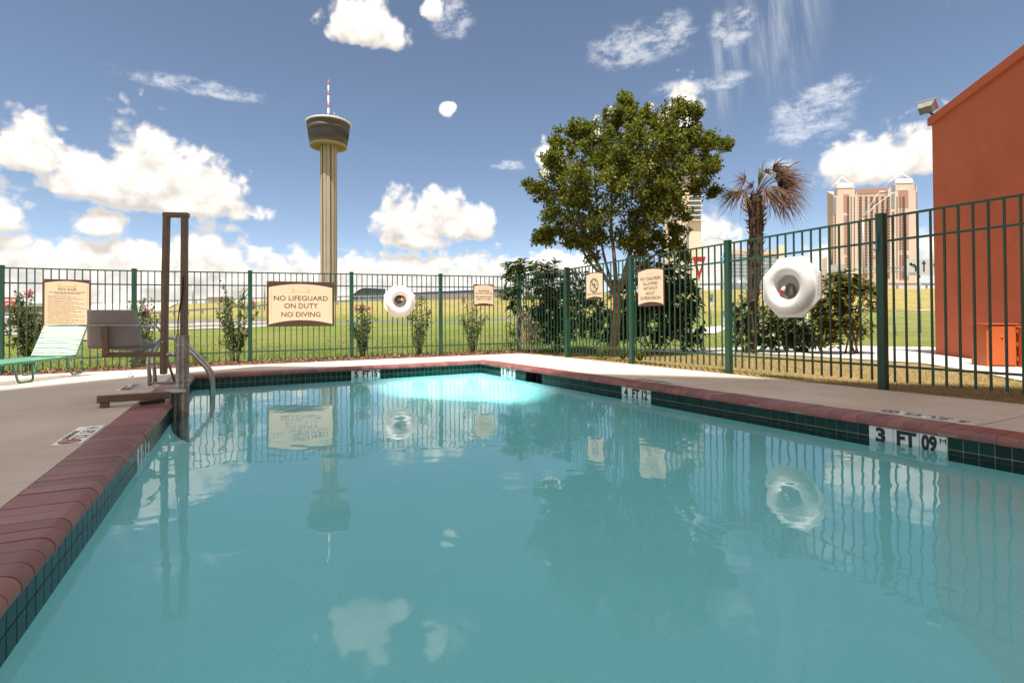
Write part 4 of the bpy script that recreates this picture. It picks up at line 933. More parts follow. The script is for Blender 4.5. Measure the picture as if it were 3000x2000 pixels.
for (ax, ay), legs, slats in (((300, 238), ((160, 385), (250, 305), (405, 300), (420, 330)), (252, 420, 303, 348)), ((888, 193), ((735, 340), (842, 262), (1005, 248), (1030, 275)), (846, 1030, 258, 300))):
    m = MB(); ap = D(*h(ax, ay), HY+8)
    for i, l in enumerate(legs): m.tube([ap, D(*h(*l), HY+(1 if i in (1, 3) else 14))], .42, 6)
    m.tube([ap, ap+Vector((0, 0, 6))], .18, 5); m.build('crown_frame', whm, mh)
    x0, x1, y0, y1 = slats
    for i in range(9):
        q = x0 + (x1-x0)*(i+.1)/9; a, b = D(*h(q+2, y0), HY+5), D(*h(q+9, y1), HY+.3); MB().beam(a, b, 1.0, .5).build('crown_slat', whm, mh)
    a, b = D(*h(x0, y1), HY-.2), D(*h(x1, y1-4), HY-.2); MB().beam(a, b, .6, .8).build('crown_rail', whm, mh)
# slim tower behind the crape myrtle
cr = M('cream_render', (.68, .56, .44), (.64, .52, .4), .08, rough=.9); SY = 600.; bp_ = D(2000, 900, SY)
st = thing('apartment_tower', (bp_.x, bp_.y, 0), 'slim cream high-rise with glass upper floors rising behind the flowering tree', 'high-rise')
quad_part(st, 'wall', cr, [(1946, 900), (1946, 648), (1950, 510), (2052, 510), (2054, 648), (2054, 900)], SY, 30)
rows = [(505+14*i+2, 505+14*i+12) for i in range(10)]
panes(st, gl2, [(1952+14*i, 1964+14*i) for i in range(3)] + [(2021, 2031), (2032, 2042), (2043, 2052)], rows, SY-.4); panes(st, gl2, [(2011, 2018.5)], [(655+9*i, 662+9*i) for i in range(22)], SY-.4)
for i in range(11):
    a, b = D(2020, 505+14*i, SY-2), D(2058, 505+14*i, SY-2); MB().beam(a, b, 4, .8).build('balcony_slab', whm, st)
# low glass building behind the palm
GY = 300.; bp_ = D(2220, 840, GY); gb = thing('glass_building', (bp_.x, bp_.y, 0), 'low glass office building with pink parapet seen behind the palm trunk', 'office building')
quad_part(gb, 'wall', gl2, [(2143, 860), (2143, 742), (2282, 742), (2282, 860)], GY, 20); quad_part(gb, 'parapet', M('pink_band', (.62, .4, .31), rough=.9), [(2141, 745), (2141, 733), (2284, 733), (2284, 745)], GY-.6, 22)
quad_part(gb, 'stair_tower', cr, [(2280, 860), (2280, 717), (2301, 717), (2301, 860)], GY-1, 14)
panes(gb, M('sky_glass', (.36, .4, .43), (.3, .34, .37), .3, rough=.15), [(2145+10.5*i, 2154.2+10.5*i) for i in range(13)], [(746+10.5*i, 754.5+10.5*i) for i in range(8)], GY-.25)
MB().lathe([(7, 0), (6.4, 1.4), (4.5, 2.6), (2, 3.3), (0, 3.5)], D(2165, 832, GY-14), 24).build('entrance_canopy', gl2, gb)
# arena with curved roof, far left of the first ring
AY = 260.; bp_ = D(1090, 870, AY); an = thing('arena', (bp_.x, bp_.y, 0), 'curved glass arena roof showing above the embankment beside the far life ring', 'arena')
blg = M('blue_glass', (.06, .11, .15), rough=.2)
top = [(1033+6*i, 843.5+22*(1-i/6.5)**2 if i < 6.5 else 843.5+.35*(i-6.5)) for i in range(17)]
quad_part(an, 'glass_hall', blg, [(1033, 880)] + top + [(1129, 880)], AY, 30)
quad_part(an, 'roof_edge', M('dark_roof', (.06, .07, .09), rough=.6), [(a, b+1.6) for a, b in top][::-1] + [(a, b-.8) for a, b in top], AY-1.2, 32)
for i in range(14): x = 1044+6.2*i; MB().beam(D(x, 868, AY-.3), D(x, max(846, 846+22*max(0, 1-(x-1033)/39)**2), AY-.3), .12, .2).build('mullion', galv, an)
lb = thing('long_blue_building', (D(1350, 860, 245).x, 245, 0), 'long low building with a deep blue roof edge above the far guardrail', 'building')
quad_part(lb, 'roof_band', M('blue_fascia', (.025, .04, .17), rough=.5), [(1130, 866), (1130, 860), (1485, 845), (1485, 852.5)], 245, 20); quad_part(lb, 'wall', pink2, [(1132, 890), (1132, 864), (1483, 851), (1483, 890)], 246, 18)
rb = thing('low_rose_building', (D(645, 875, 250).x, 250, 0), 'low rose coloured building peeping over the far left guardrail', 'building')
quad_part(rb, 'wall', pinkc, [(609, 885), (609, 872), (682, 871), (682, 885)], 250, 12); quad_part(rb, 'roof', pinkb, [(608, 873), (608, 870), (683, 869), (683, 872)], 249.5, 13)

# ------------------------------------------------------------------ roads, rails and signs beyond the fence
conc3 = M('old_concrete', (.36, .32, .285), (.28, .25, .22), .6, rough=.9, c3=(.24, .2, .18), s3=3)
bw = thing('barrier_wall', (-20, 41, tz(-20, 41)), 'low pale concrete barrier along the far road on the left', 'barrier')
for i in range(9):
    a, b = -44+3.5*i, -44+3.5*(i+1)-.04; zt = 1.13+.008*(a+44)/3
    m = MB(); lo = min(tz(a, 41), tz(b, 41))-.2
    m.prism([(-.3, lo), (.3, lo), (.3, lo+.35), (.1, lo+.6), (.09, zt), (-.09, zt), (-.1, lo+.6), (-.3, lo+.35)], (a, 41, 0), (0, 1, 0), (0, 0, 1), (1, 0, 0), 0, b-a); m.build('barrier_segment', conc3, bw)
br = thing('road_bridge', (D(100, 920, 112).x, 112, 0), 'pale concrete road bridge passing behind the WRONG WAY sign', 'bridge')
quad_part(br, 'girder', conc3, [(-260, 924), (-260, 902), (272, 894), (272, 914), (120, 920)], 112, 14); quad_part(br, 'parapet', conc4, [(-260, 902.5), (-260, 893), (300, 886), (300, 895)], 111.6, .4)
quad_part(br, 'pier', conc3, [(-120, 965), (-120, 920), (-96, 920), (-96, 965)], 118, 2); quad_part(br, 'abutment', conc3, [(56, 968), (56, 905), (290, 895), (290, 968)], 113, 12)
m = MB(); a = [D(270, 889, 111), D(520, 886, 111), D(470, 915, 92), D(250, 936, 84)]; m.add(a, [(0, 3, 2, 1)]); m.add([p-Vector((0, 0, 1)) for p in a], [(0, 1, 2, 3)]); m.build('slope_paving', conc2, br)
def guardrail(label, pts, sp, Y):
    P = [D(px, py, Y) for px, py in pts]; root = thing('guardrail', P[0], label, 'guardrail', 'highway guardrails')
    for a, b in zip(P, P[1:]):
        m = MB()
        for dz in (-.02, -.23): m.beam(a+Vector((0, 0, dz)), b+Vector((0, 0, dz)), .05, .1)
        m.beam(a+Vector((0, .03, -.125)), b+Vector((0, .03, -.125)), .03, .12); m.build('rail', galv, root)
    L = 0
    for a, b in zip(P, P[1:]):
        d = (b-a).length; n = int(d/sp)
        for i in range(n):
            p = a.lerp(b, (i+.5)/n); g_ = tz(p.x, p.y+.2); MB().box((p.x, p.y+.14, (g_-.3+p.z+.05)/2), (.16, .2, p.z+.05-g_+.3)).build('post', conc3 if Y < 69 else galv, root)
guardrail('upper highway guardrail along the top of the far left embankment', [(395, 881.5), (780, 871), (1010, 867), (1370, 860)], 1.95, 112.5)
guardrail('lower ramp guardrail climbing the grass slope on the left', [(330, 921.5), (403, 917), (780, 891), (1010, 879), (1140, 875), (1480, 864)], 1.9, 70.2)
guardrail('guardrail along the right highway embankment top, in front of the pink hotel', [(1985, 831), (2330, 828), (2760, 830)], 3.8, 70)
def post_sign(name, px, py, w_px, h_px, Y, label, cat, base_px=None, m=None, sides=4):
    c = D(px, py, Y); g_ = tz(c.x, c.y); s = Y/FPX; root = thing(name, (c.x, c.y, g_), label, cat); wd, ht = w_px*s, h_px*s
    MB().tube([(c.x, c.y+.05, g_-.3), (c.x, c.y+.05, c.z+ht*.3)], max(.03, .0022*Y*.6), 8).build('post', galv, root)
    return root, c, wd, ht
ww, c, wd, ht = post_sign('wrong_way_sign', 27.5, 885, 41, 28, 40, 'red WRONG WAY road sign seen through the fence at the far left', 'road sign')
MB().box((c.x, c.y, c.z), (wd, .03, ht)).build('sign_plate', sign_red, ww)
q = c - wpos(ww); text('WRONG', ww, sign_white, ht*.27, q.x, q.z+ht*.08, q.y-.018, wd*.88, bold=.006); text('WAY', ww, sign_white, ht*.27, q.x, q.z-ht*.34, q.y-.018, wd*.54, bold=.006)
ys, c, wd, ht = post_sign('yield_sign', 2048, 786, 40, 68, 31, 'red and white triangular YIELD sign behind the fence by the palm', 'road sign')
for nm, m_, s_, y0 in (('sign_plate', sign_red, 1., 0), ('sign_centre', sign_white, .42, -.02)):
    mm = MB().prism([(-wd/2*s_, ht/2*s_), (wd/2*s_, ht/2*s_), (0, -ht/2*s_)], (c.x, c.y+y0, c.z+(ht*.06 if y0 else 0)), (1, 0, 0), (0, 0, 1), (0, -1, 0), 0, .02); mm.build(nm, m_, ys)
q = c-wpos(ys); text('YIELD', ys, sign_red, ht*.09, q.x, q.z+ht*.12, q.y-.045, wd*.26)
ln, c, wd, ht = post_sign('lane_sign', 2697, 783, 90, 48, 22.5, 'white lane arrow sign with ONLY beside the orange wall', 'road sign')
MB().box((c.x, c.y, c.z), (wd, .02, ht)).build('sign_plate', M('sign_grey_white', (.5, .5, .49), rough=.5), ln)
q = c-wpos(ln); sx = wd/90
def sgn(px, py): return (c.x+(px-2697)*sx, c.y-.016, c.z-(py-783)*sx)
m = MB(); m.beam(sgn(2682, 795), sgn(2682, 784), sx*4, .006, up=(0, 1, 0)); m.tube([sgn(2682, 785), sgn(2681, 779), sgn(2676, 775), sgn(2670, 774)], sx*2.2, 6)
for tri in (((2662, 773), (2671, 768), (2671, 780)), ((2706, 762), (2699.5, 773), (2712.5, 773)), ((2733, 776), (2738, 768), (2738, 784))):
    m.prism([((a-2697)*sx, -(b-783)*sx) for a, b in tri], (c.x, c.y, c.z), (1, 0, 0), (0, 0, 1), (0, -1, 0), .0095, .016)
m.beam(sgn(2706, 796), sgn(2706, 772), sx*4, .006, up=(0, 1, 0))
for x in (2690.5, 2725): m.beam(sgn(x, 797), sgn(x, 783), sx*1.2, .004, up=(0, 1, 0))
m.build('arrow', ink, ln); text('ONLY', ln, ink, sx*7, q.x-sx*22, q.z-sx*22, q.y-.014, sx*27)
ms, c, wd, ht = post_sign('arrow_sign', 2083, 873, 15, 24, 42, 'small grey sign with branching arrows on the right embankment', 'road sign')
MB().box((c.x, c.y, c.z), (wd, .02, ht)).build('sign_plate', galv, ms); m = MB(); sx = wd/15
for dx in (-4, 0, 4):
    a, b = Vector((c.x, c.y-.02, c.z-8*sx)), Vector((c.x+dx*sx, c.y-.02, c.z+7*sx)); m.tube([a, a.lerp(b, .5)+Vector((dx*.3*sx, 0, 0)), b], sx*.7, 5); m.prism([(-1.6*sx, 0), (1.6*sx, 0), (0, 3*sx)], b, (1, 0, 0), (0, 0, 1), (0, -1, 0), 0, .01)
m.build('arrow', ink, ms)
def lamp(px, base_py, top_py, arms, Y, label, r=.09):
    b = D(px, base_py, Y); t = D(px, top_py, Y); g_ = tz(b.x, b.y); root = thing('street_lamp', (b.x, b.y, g_), label, 'street lamp')
    MB().tube([(b.x, Y, g_-.3), (b.x, Y, (g_+t.z)/2), (b.x, Y, t.z)], r, 8, rs=[r*1.3, r*1.1, r*.8]).build('pole', galv, root)
    for ax, ay in arms:
        e = D(ax, ay, Y); p0 = Vector((b.x, Y, t.z)); MB().tube(bez(p0, p0.lerp(e, .5)+Vector((0, 0, abs(e.x-p0.x)*.18)), e, 8), r*.5, 7).build('arm', galv, root)
        d = Vector((e.x-p0.x, 0, 0)).normalized(); MB().lathe([(0, -.5), (.14, -.42), (.2, 0), (.15, .35), (0, .5)], e+d*.35, 12, (0, 1, 0), (0, 0, .55), d).build('lamp_head', M('lamp_head', (.66, .65, .62), rough=.4), root)
lamp(2531, 830, 640, [(2638, 556), (2578, 562)], 72, 'tall double street lamp standing in front of the pink hotel')
lamp(2118, 830, 705, [(2136, 683), (2097, 695)], 110, 'thin double street lamp in the distance left of the palm')
for px, t_, Y, lb in ((775, 800, 66, 'slim pale pole left of the large lifeguard sign'), (565, 835, 112, 'thin distant pole above the far left guardrail'), (714, 872, 66, 'short white post on the left embankment behind a shrub')):
    a = D(px, t_, Y); g_ = tz(a.x, Y); o = MB().tube([(a.x, Y, g_-.3), (a.x, Y, a.z)], .11 if Y < 100 else .1, 8).build('pole', galv); tag(o, lb, 'pole')
gt = thing('sign_gantry', (D(2490, 830, 120).x, 120, tz(46, 120)), 'grey truss sign gantry low in front of the pink hotel', 'gantry')
m = MB()
for y_ in (787, 799): m.tube([D(2405, y_+4, 120), D(2690, y_-6, 120)], .12, 6)
for i in range(24): x = 2405+12*i; y_ = 791-.035*(x-2405); m.tube([D(x, y_, 120), D(x+6, y_+12, 120), D(x+12, y_, 120)], .07, 5)
m.build('truss', galv, gt); quad_part(gt, 'sign_back', M('grey_plate', (.33, .35, .36), rough=.6), [(2432, 800), (2432, 776), (2474, 774), (2474, 798)], 119.5, .3)
MB().tube([D(2550, 840, 120), D(2550, 772, 120)], .2, 8).build('post', galv, gt)
# chain-link fence
cl = thing('chain_link_fence', (12, 19.4, .3), 'grey chain-link fence at the edge of the far right lawn', 'fence')
cpts = [Vector((16.9, 18.3, 0)), Vector((14.6, 19.0, 0)), Vector((12.4, 20.6, 0)), Vector((11.8, 24, 0)), Vector((12.8, 29, 0)), Vector((15.2, 34, 0))]
m = MB()
for a, b in zip(cpts, cpts[1:]):
    a = Zv(a, tz(a.x, a.y)); b = Zv(b, tz(b.x, b.y)); L = (b-a).length; n = int(L/.11); Hh = 1.0
    MB().tube([a+Vector((0, 0, Hh)), b+Vector((0, 0, Hh))], .018, 6).build('rail', galv, cl); MB().tube([a-Vector((0, 0, .2)), a+Vector((0, 0, Hh+.04))], .03, 8).build('post', galv, cl)
    for i in range(-9, n):
        for s_ in (0, 1):
            i0, i1 = (i, i+9) if s_ else (i+9, i); q0, q1 = i0/n, i1/n; z0_, z1_ = .03, Hh
            lo, hi = min(q0, q1), max(q0, q1); c0_, c1_ = max(0, lo), min(1, hi)
            if c1_ <= c0_: continue
            f0, f1 = ((c0_-lo)/(hi-lo), (c1_-lo)/(hi-lo)); zz0, zz1 = (z0_+(z1_-z0_)*f0, z0_+(z1_-z0_)*f1) if s_ else (z1_-(z1_-z0_)*f0, z1_-(z1_-z0_)*f1)
            m.beam(a.lerp(b, c0_)+Vector((0, 0, zz0)), a.lerp(b, c1_)+Vector((0, 0, zz1)), .0045, .0045)
m.build('wire_mesh', galv, cl, kind='stuff')

# ------------------------------------------------------------------ crape myrtle tree
def tree_limb(root, name, pts, r0, r1, seg=9, m=None):
    n = len(pts); return MB().tube(pts, r0, seg, rs=[r0+(r1-r0)*i/(n-1) for i in range(n)]).build(name, m or bark, root)
def smooth_path(pts, k=5):
    out = []; n = len(pts)
    for i in range(n-1):
        p0, p1, p2, p3 = (Vector(pts[max(0, min(n-1, j))]) for j in (i-1, i, i+1, i+2))
        for q in range(k):
            t = q/k; out.append(.5*((2*p1)+(p2-p0)*t+(2*p0-5*p1+4*p2-p3)*t*t+(3*p1-p0-3*p2+p3)*t**3))
    return out + [Vector(pts[-1])]
TYm = 11.2
base = G(1798, 1044, .11)
tr = thing('crape_myrtle_tree', base, 'tall leafy crape myrtle tree with a few white blooms behind the right fence', 'tree')
trunk = tree_limb(tr, 'trunk', smooth_path([base-Vector((0, 0, .15)), D(1799, 1000, TYm), D(1806, 940, TYm), D(1808, 890, TYm), D(1806, 858, TYm)]), .10, .085, 12)
CL = [(1838, 300, 26), (1832, 335, 34), (1795, 355, 42), (1855, 370, 52), (1905, 350, 34), (1995, 325, 36), (2026, 345, 34), (1960, 385, 58), (1705, 400, 52), (1645, 425, 44), (1755, 425, 66), (1852, 435, 78), (1950, 445, 66), (2040, 415, 50), (2088, 432, 34), (2126, 427, 16),
      (1610, 490, 46), (1562, 548, 30), (1660, 515, 70), (1762, 530, 84), (1860, 545, 90), (1960, 535, 76), (2040, 500, 54), (2085, 480, 32), (1590, 575, 36), (1625, 622, 54), (1705, 622, 78), (1800, 640, 88), (1900, 640, 84), (1972, 620, 54), (2040, 545, 28), (2092, 566, 14),
      (1602, 690, 28), (1660, 705, 48), (1742, 715, 52), (1850, 725, 70), (1925, 715, 54), (1985, 690, 34), (2005, 738, 18), (1575, 690, 12), (1700, 560, 60), (1810, 480, 70), (1920, 590, 70)]
cen = D(1830, 560, TYm); sc_ = TYm/FPX
limbs = [[(1806, 862), (1765, 800), (1712, 690), (1690, 590), (1668, 500)], [(1768, 812), (1722, 760), (1690, 690), (1668, 615), (1620, 560)], [(1810, 862), (1838, 770), (1856, 690), (1885, 570), (1920, 450)],
         [(1808, 858), (1842, 790), (1868, 730), (1930, 650), (2010, 560)], [(1806, 862), (1800, 760), (1790, 640), (1800, 480), (1830, 330)], [(1812, 850), (1872, 780), (1930, 740), (1985, 700)], [(1803, 862), (1780, 790), (1760, 700), (1745, 560), (1740, 430)], [(1838, 770), (1880, 660), (1950, 540), (2000, 400)]]
for i, L in enumerate(limbs):
    off = (-.35, .3, -.5, .5, .1, -.3, .7, .3)[i]
    tree_limb(tr, 'limb', smooth_path([D(px, py, TYm+off*(j/(len(L)-1))**.8*1.3) for j, (px, py) in enumerate(L)]), .052 if i in (0, 2, 4) else .036, .012, 8)
sub_c, sub_r = [], []
for px, py, r_ in CL:
    dx, dz = (px-1830)/300, (py-540)/260; dep = 1.55*math.sqrt(max(.06, 1-dx*dx-dz*dz)); rr = r_*sc_
    k_ = (2 if py > 590 else 3) if r_ > 45 else 2
    if r_ < 45: px, py = 1835+(px-1835)*.99, 550+(py-550)*1.02
    for q in range(k_):
        off = dep*(-1+2*(q+.5)/k_) if r_ > 20 else rng.normal()*.15
        c = D(px, py, TYm+off*.95)
        nsub = int(2.5+7.5*(r_/70)**1.1)
        dv = rvec(nsub, .25); sub_c.append(np.array(c)+dv*rr*rng.uniform(.2, .92, (nsub, 1))**.7); sub_r.append(np.full(nsub, min(.26, max(.09, rr*.28))))
sub_c = np.concatenate(sub_c); sub_r = np.concatenate(sub_r); NL = 74
cc = np.repeat(sub_c, NL, 0); rr = np.repeat(sub_r, NL); out = unit(sub_c-np.array(cen)); out[:, 2] += .25; out = np.repeat(unit(out + rng.normal(size=out.shape)*.45), NL, 0)
tt = rng.uniform(-1, 1, len(cc)); pos = cc + out*(tt*rr*1.15)[:, None] + rng.normal(size=cc.shape)*(rr*.36)[:, None]
ld = unit(out*.5 + rng.normal(size=cc.shape)*.75 + [0, 0, -.1])
V, F = leaves(pos, ld, rvec(len(cc), .9), rng.uniform(.06, .1, len(cc)), rng.uniform(.032, .052, len(cc)), .12, .12)
link('crown', npmesh('crown', V, F, leaf_my), tr, -wpos(tr))
# twigs joining the sprays
m = MB()
for i in range(0, len(sub_c), 2):
    p = Vector(sub_c[i]); q = p.lerp(Vector((cen.x, cen.y, p.z-.35)), .28+.2*rng.random()); m.tube([q, p+(p-q).normalized()*sub_r[i]*.8], .006, 4, False)
m.build('twigs', bark, tr, kind='stuff')
def flower_head(root, c, r_, n, m, h=1.5):
    P = np.array(c) + rng.normal(size=(n, 3))*[r_*.4, r_*.4, r_*.4*h]; V, F = leaves(P, rvec(n, .2), rvec(n), np.full(n, r_*.5), np.full(n, r_*.45), .15, .1)
    return link('flower_head', npmesh('flower_head', V, F, m), root, -wpos(root), kind='stuff')
for px, py in ((1787, 325), (1747, 350), (1909, 313), (2034, 311), (1911, 411), (1750, 393), (2010, 531), (1595, 510), (1880, 532)): flower_head(tr, D(px, py, TYm-1.0 if py > 380 else TYm), .075, 70, flower_w)

# ------------------------------------------------------------------ broad-leaved shrubs
lv = []; 
for t, w_, z in ((0, .02, 0), (.22, .1, .015), (.5, .145, .0), (.78, .1, -.07), (1, .0, -.2)): lv += [(t, -w_, z+w_*.35), (t, 0, z), (t, w_, z+w_*.35)]
LF_ = []
for i in range(4): LF_ += [(3*i, 3*i+1, 3*i+4, 3*i+3), (3*i+1, 3*i+2, 3*i+5, 3*i+4)]
LV_ = np.array(lv); LFn = np.array(LF_)
def leaf_mesh(m): return MB().add(lv, LF_, True).mesh('leaf', m)
lm_single, lm_ysingle = leaf_mesh(leaf_lqr), leaf_mesh(leaf_ylr)
def shrub(label, base, blobs, Y, dy, ntip, seed, mj, ms, group, nsing=130, L0=.17, stems=5, yellow_top=None, per=9):
    r_ = np.random.default_rng(seed); b0 = Vector(base); root = thing('broadleaf_shrub', b0, label, 'shrub', group)
    tips = []; area = np.array([b[2]*b[3] for b in blobs], float); area /= area.sum()
    for (px, py, rx, ry), f in zip(blobs, area):
        n = max(2, int(ntip*f)); v = r_.normal(size=(n, 3)); v /= np.linalg.norm(v, axis=1, keepdims=True); rad = r_.uniform(.35, 1, (n, 1))**.5
        c = np.array(D(px, py, Y)); s = Y/FPX; tips.append(c + v*rad*[rx*s, dy, ry*s])
    tips = np.concatenate(tips); tips[:, 2] = np.maximum(tips[:, 2], .25); cen = tips.mean(0); cen[2] = b0.z+.3
    for i in range(stems):
        t_ = tips[int(r_.integers(len(tips)))]; p = Vector(b0)+Vector((r_.normal()*.12, r_.normal()*.1, -.1)); tree_limb(root, 'stem', bez(p, Vector((p.x*.6+t_[0]*.4, p.y*.6+t_[1]*.4, (p.z+t_[2])/2)), Vector(t_), 7), .022, .008, 7, bark)
    m = MB()
    for t_ in tips[::2]: m.tube([Vector(t_), Vector(t_).lerp(Vector(cen), .3)], .007, 4, False)
    m.build('twigs', bark, root, kind='stuff')
    n = len(tips)*per; c = np.repeat(tips, per, 0); ax = unit(tips-cen+[0, 0, .35]); ax = np.repeat(ax, per, 0)
    rad = r_.normal(size=(n, 3)); rad -= ax*np.sum(rad*ax, 1, keepdims=True); rad = unit(rad)
    d = unit(rad + ax*r_.uniform(.0, .9, (n, 1)) + [0, 0, -.12]); nn = unit(ax*1.0 + [0, 0, .35] + r_.normal(size=(n, 3))*.25); s_ = unit(np.cross(nn, d)); nn = np.cross(d, s_)
    L = r_.uniform(.65, 1.15, n)*L0; c = c + ax*r_.uniform(-.09, .03, (n, 1)) + d*.015
    key = c[:, 1] - .5*c[:, 2] - .25*np.linalg.norm(c-cen, axis=1); order = np.argsort(key); sing = np.zeros(n, bool); sing[order[:nsing*3:3]] = True
    j = ~sing; V = c[j][:, None] + (LV_[None, :, 0:1]*d[j][:, None] + LV_[None, :, 1:2]*s_[j][:, None]*1.5 + LV_[None, :, 2:3]*nn[j][:, None])*L[j][:, None, None]
    k_ = np.arange(j.sum())[:, None, None]*len(LV_); me = npmesh('foliage', V.reshape(-1, 3), (LFn[None]+k_).reshape(-1, 4), mj); me.polygons.foreach_set('use_smooth', [True]*len(me.polygons))
    link('foliage', me, root, -wpos(root), kind='stuff')
    for i in np.where(sing)[0]:
        o = link('leaf', ms, root); a = d[i]*L[i]; b = s_[i]*L[i]*1.5; e = nn[i]*L[i]; p = Vector(c[i])-b0
        o.matrix_local = Matrix(((a[0], b[0], e[0], p.x), (a[1], b[1], e[1], p.y), (a[2], b[2], e[2], p.z), (0, 0, 0, 1)))
    return root
SG = 'broadleaf shrubs behind the right fence'
shrub('tall dark broadleaf shrub rising behind the fence corner post', (1.75, 13.2, .1), [(1570, 800, 60, 40), (1520, 790, 45, 40), (1620, 790, 40, 30), (1500, 850, 30, 40), (1560, 880, 80, 60), (1620, 900, 60, 70), (1640, 960, 50, 60), (1580, 960, 50, 50), (1690, 850, 50, 60)], 12.9, .55, 330, 1, leaf_lq, lm_single, SG, 130, .21)
shrub('wide dark broadleaf shrub under the crape myrtle, behind the NO CHILDREN sign', (3.9, 12.4, .1), [(1720, 920, 50, 70), (1880, 860, 90, 80), (1960, 860, 70, 80), (1920, 780, 60, 25), (2000, 880, 50, 80), (1900, 940, 110, 70), (2010, 960, 40, 50), (1780, 960, 70, 50), (2030, 1010, 25, 20), (1990, 790, 25, 25)], 12.3, .5, 560, 2, leaf_lq, lm_single, SG, 150, .2, 6)
shrub('dark broadleaf shrub at the foot of the brown palm', (5.9, 12.2, .1), [(2180, 920, 30, 50), (2170, 980, 25, 35), (2250, 960, 40, 60), (2300, 960, 60, 60), (2340, 990, 50, 40), (2290, 900, 30, 30)], 12.0, .4, 230, 3, leaf_lq, lm_single, SG, 100, .18)
shrub('yellow-green broadleaf shrub right of the large life ring', (7.75, 11.3, .12), [(2440, 840, 55, 40), (2480, 810, 30, 25), (2530, 840, 35, 25), (2500, 880, 60, 50), (2440, 920, 70, 50), (2490, 950, 50, 40), (2420, 980, 40, 35), (2400, 880, 30, 40)], 11.3, .4, 240, 4, leaf_yl, lm_ysingle, SG, 130, .18)

def small_myrtle(label, bpx, bpy, spread, top, Y, seed, nl=1100, pink=(), dens=1.):
    r_ = np.random.default_rng(seed); b0 = D(bpx, bpy, Y); b0.z = max(b0.z, tz(b0.x, Y)); s = Y/FPX; root = thing('crape_myrtle_shrub', b0, label, 'shrub', 'young crape myrtles planted behind the left fence')
    pts = []; ns = 9
    for i in range(ns):
        f = (i+.5)/ns*2-1; hgt = (bpy-top)*s*(1-.42*abs(f)**1.2)*r_.uniform(.85, 1.03); tip = b0 + Vector((f*spread*s*r_.uniform(.7, 1.1), r_.normal()*.14, hgt))
        path = bez(b0+Vector((f*.05, r_.normal()*.04, -.08)), b0+Vector((f*spread*s*.35, 0, hgt*.5)), tip, 8); tree_limb(root, 'stem', path, .009, .003, 5)
        for q in range(3):
            a = path[int(r_.integers(2, 7))]; d = Vector((r_.normal()*.6+f*.5, r_.normal()*.4, r_.uniform(.3, 1))).normalized(); e = a + d*r_.uniform(.12, .3); tree_limb(root, 'twig', [a, a.lerp(e, .5)+Vector((0, 0, .01)), e], .004, .002, 4); pts.append((a, e))
        pts += [(path[j], path[j+1]) for j in range(1, 7)]
    n = int(nl*dens); k_ = r_.integers(len(pts), size=n); t = r_.uniform(0, 1, (n, 1)); A_ = np.array([p for p, q in pts]); B_ = np.array([q for p, q in pts]); c = A_[k_]*(1-t)+B_[k_]*t + r_.normal(size=(n, 3))*.02
    d = unit(r_.normal(size=(n, 3)) + [0, 0, .15]); V, F = leaves(c, d, unit(r_.normal(size=(n, 3))+[0, 0, .8]), r_.uniform(.04, .075, n), r_.uniform(.022, .038, n), .12, .12)
    link('foliage', npmesh('foliage', V, F, leaf_sh), root, -wpos(root), kind='stuff')
    for px, py in pink: flower_head(root, D(px, py, Y), .07, 60, flower_p)
YF = lambda px: fence_point(px, 950, LPOST)[0].y + .55
small_myrtle('leafy young crape myrtle with pink blooms left of the POOL RULES board', 80, 1078, 60, 850, YF(80)+.1, 21, 1900, ((78, 866), (90, 858)), 1.2)
small_myrtle('young crape myrtle hidden behind the grey pool lift seat', 415, 1064, 52, 845, YF(415), 22, 1200, ((425, 915),))
small_myrtle('bushy young crape myrtle left of the large lifeguard sign', 690, 1046, 62, 832, YF(690), 23, 1800, ((742, 892),))
small_myrtle('compact young crape myrtle with pink flower heads left of the far life ring', 1062, 1034, 34, 888, YF(1062), 24, 1100, ((1045, 903), (1062, 899), (1078, 905)))
small_myrtle('sparse young crape myrtle right of the far life ring', 1228, 1028, 50, 838, YF(1228), 25, 900, (), .9)
small_myrtle('young crape myrtle under the bather load sign', 1384, 1022, 42, 870, YF(1384), 26, 900, ((1358, 880),), .9)

def leafy_clump(name, label, cat, c, rad, n, m, L, seed, h=1.):
    r_ = np.random.default_rng(seed); v = r_.normal(size=(n, 3)); v /= np.linalg.norm(v, axis=1, keepdims=True); p = np.array(c)+v*r_.uniform(.2, 1, (n, 1))*[rad, rad*.7, rad*h]; p[:, 2] = np.maximum(p[:, 2], c[2]-.15)
    root = thing(name, c, label, cat); V, F = leaves(p, unit(v+[0, 0, .3]), unit(v+[0, -.3, .8]), r_.uniform(.6, 1.2, n)*L, r_.uniform(.4, .6, n)*L, .1, .15); link('foliage', npmesh('foliage', V, F, m), root, -wpos(root), kind='stuff')
    for i in range(5): MB().tube([Vector(c)-Vector((0, 0, rad*h)), Vector(p[i*7])], .004, 4).build('stem', bark, root)
leafy_clump('yellow_plant', 'low yellow-green plant in the mulch beside the grab rails', 'plant', D(575, 1048, YF(575)-.1), .2, 240, leaf_y, .07, 31)
leafy_clump('yellow_vine', 'yellow-green vine growing beside the fence corner post', 'vine', D(1497, 990, 12.75), .22, 230, leaf_y, .075, 32, 1.7)
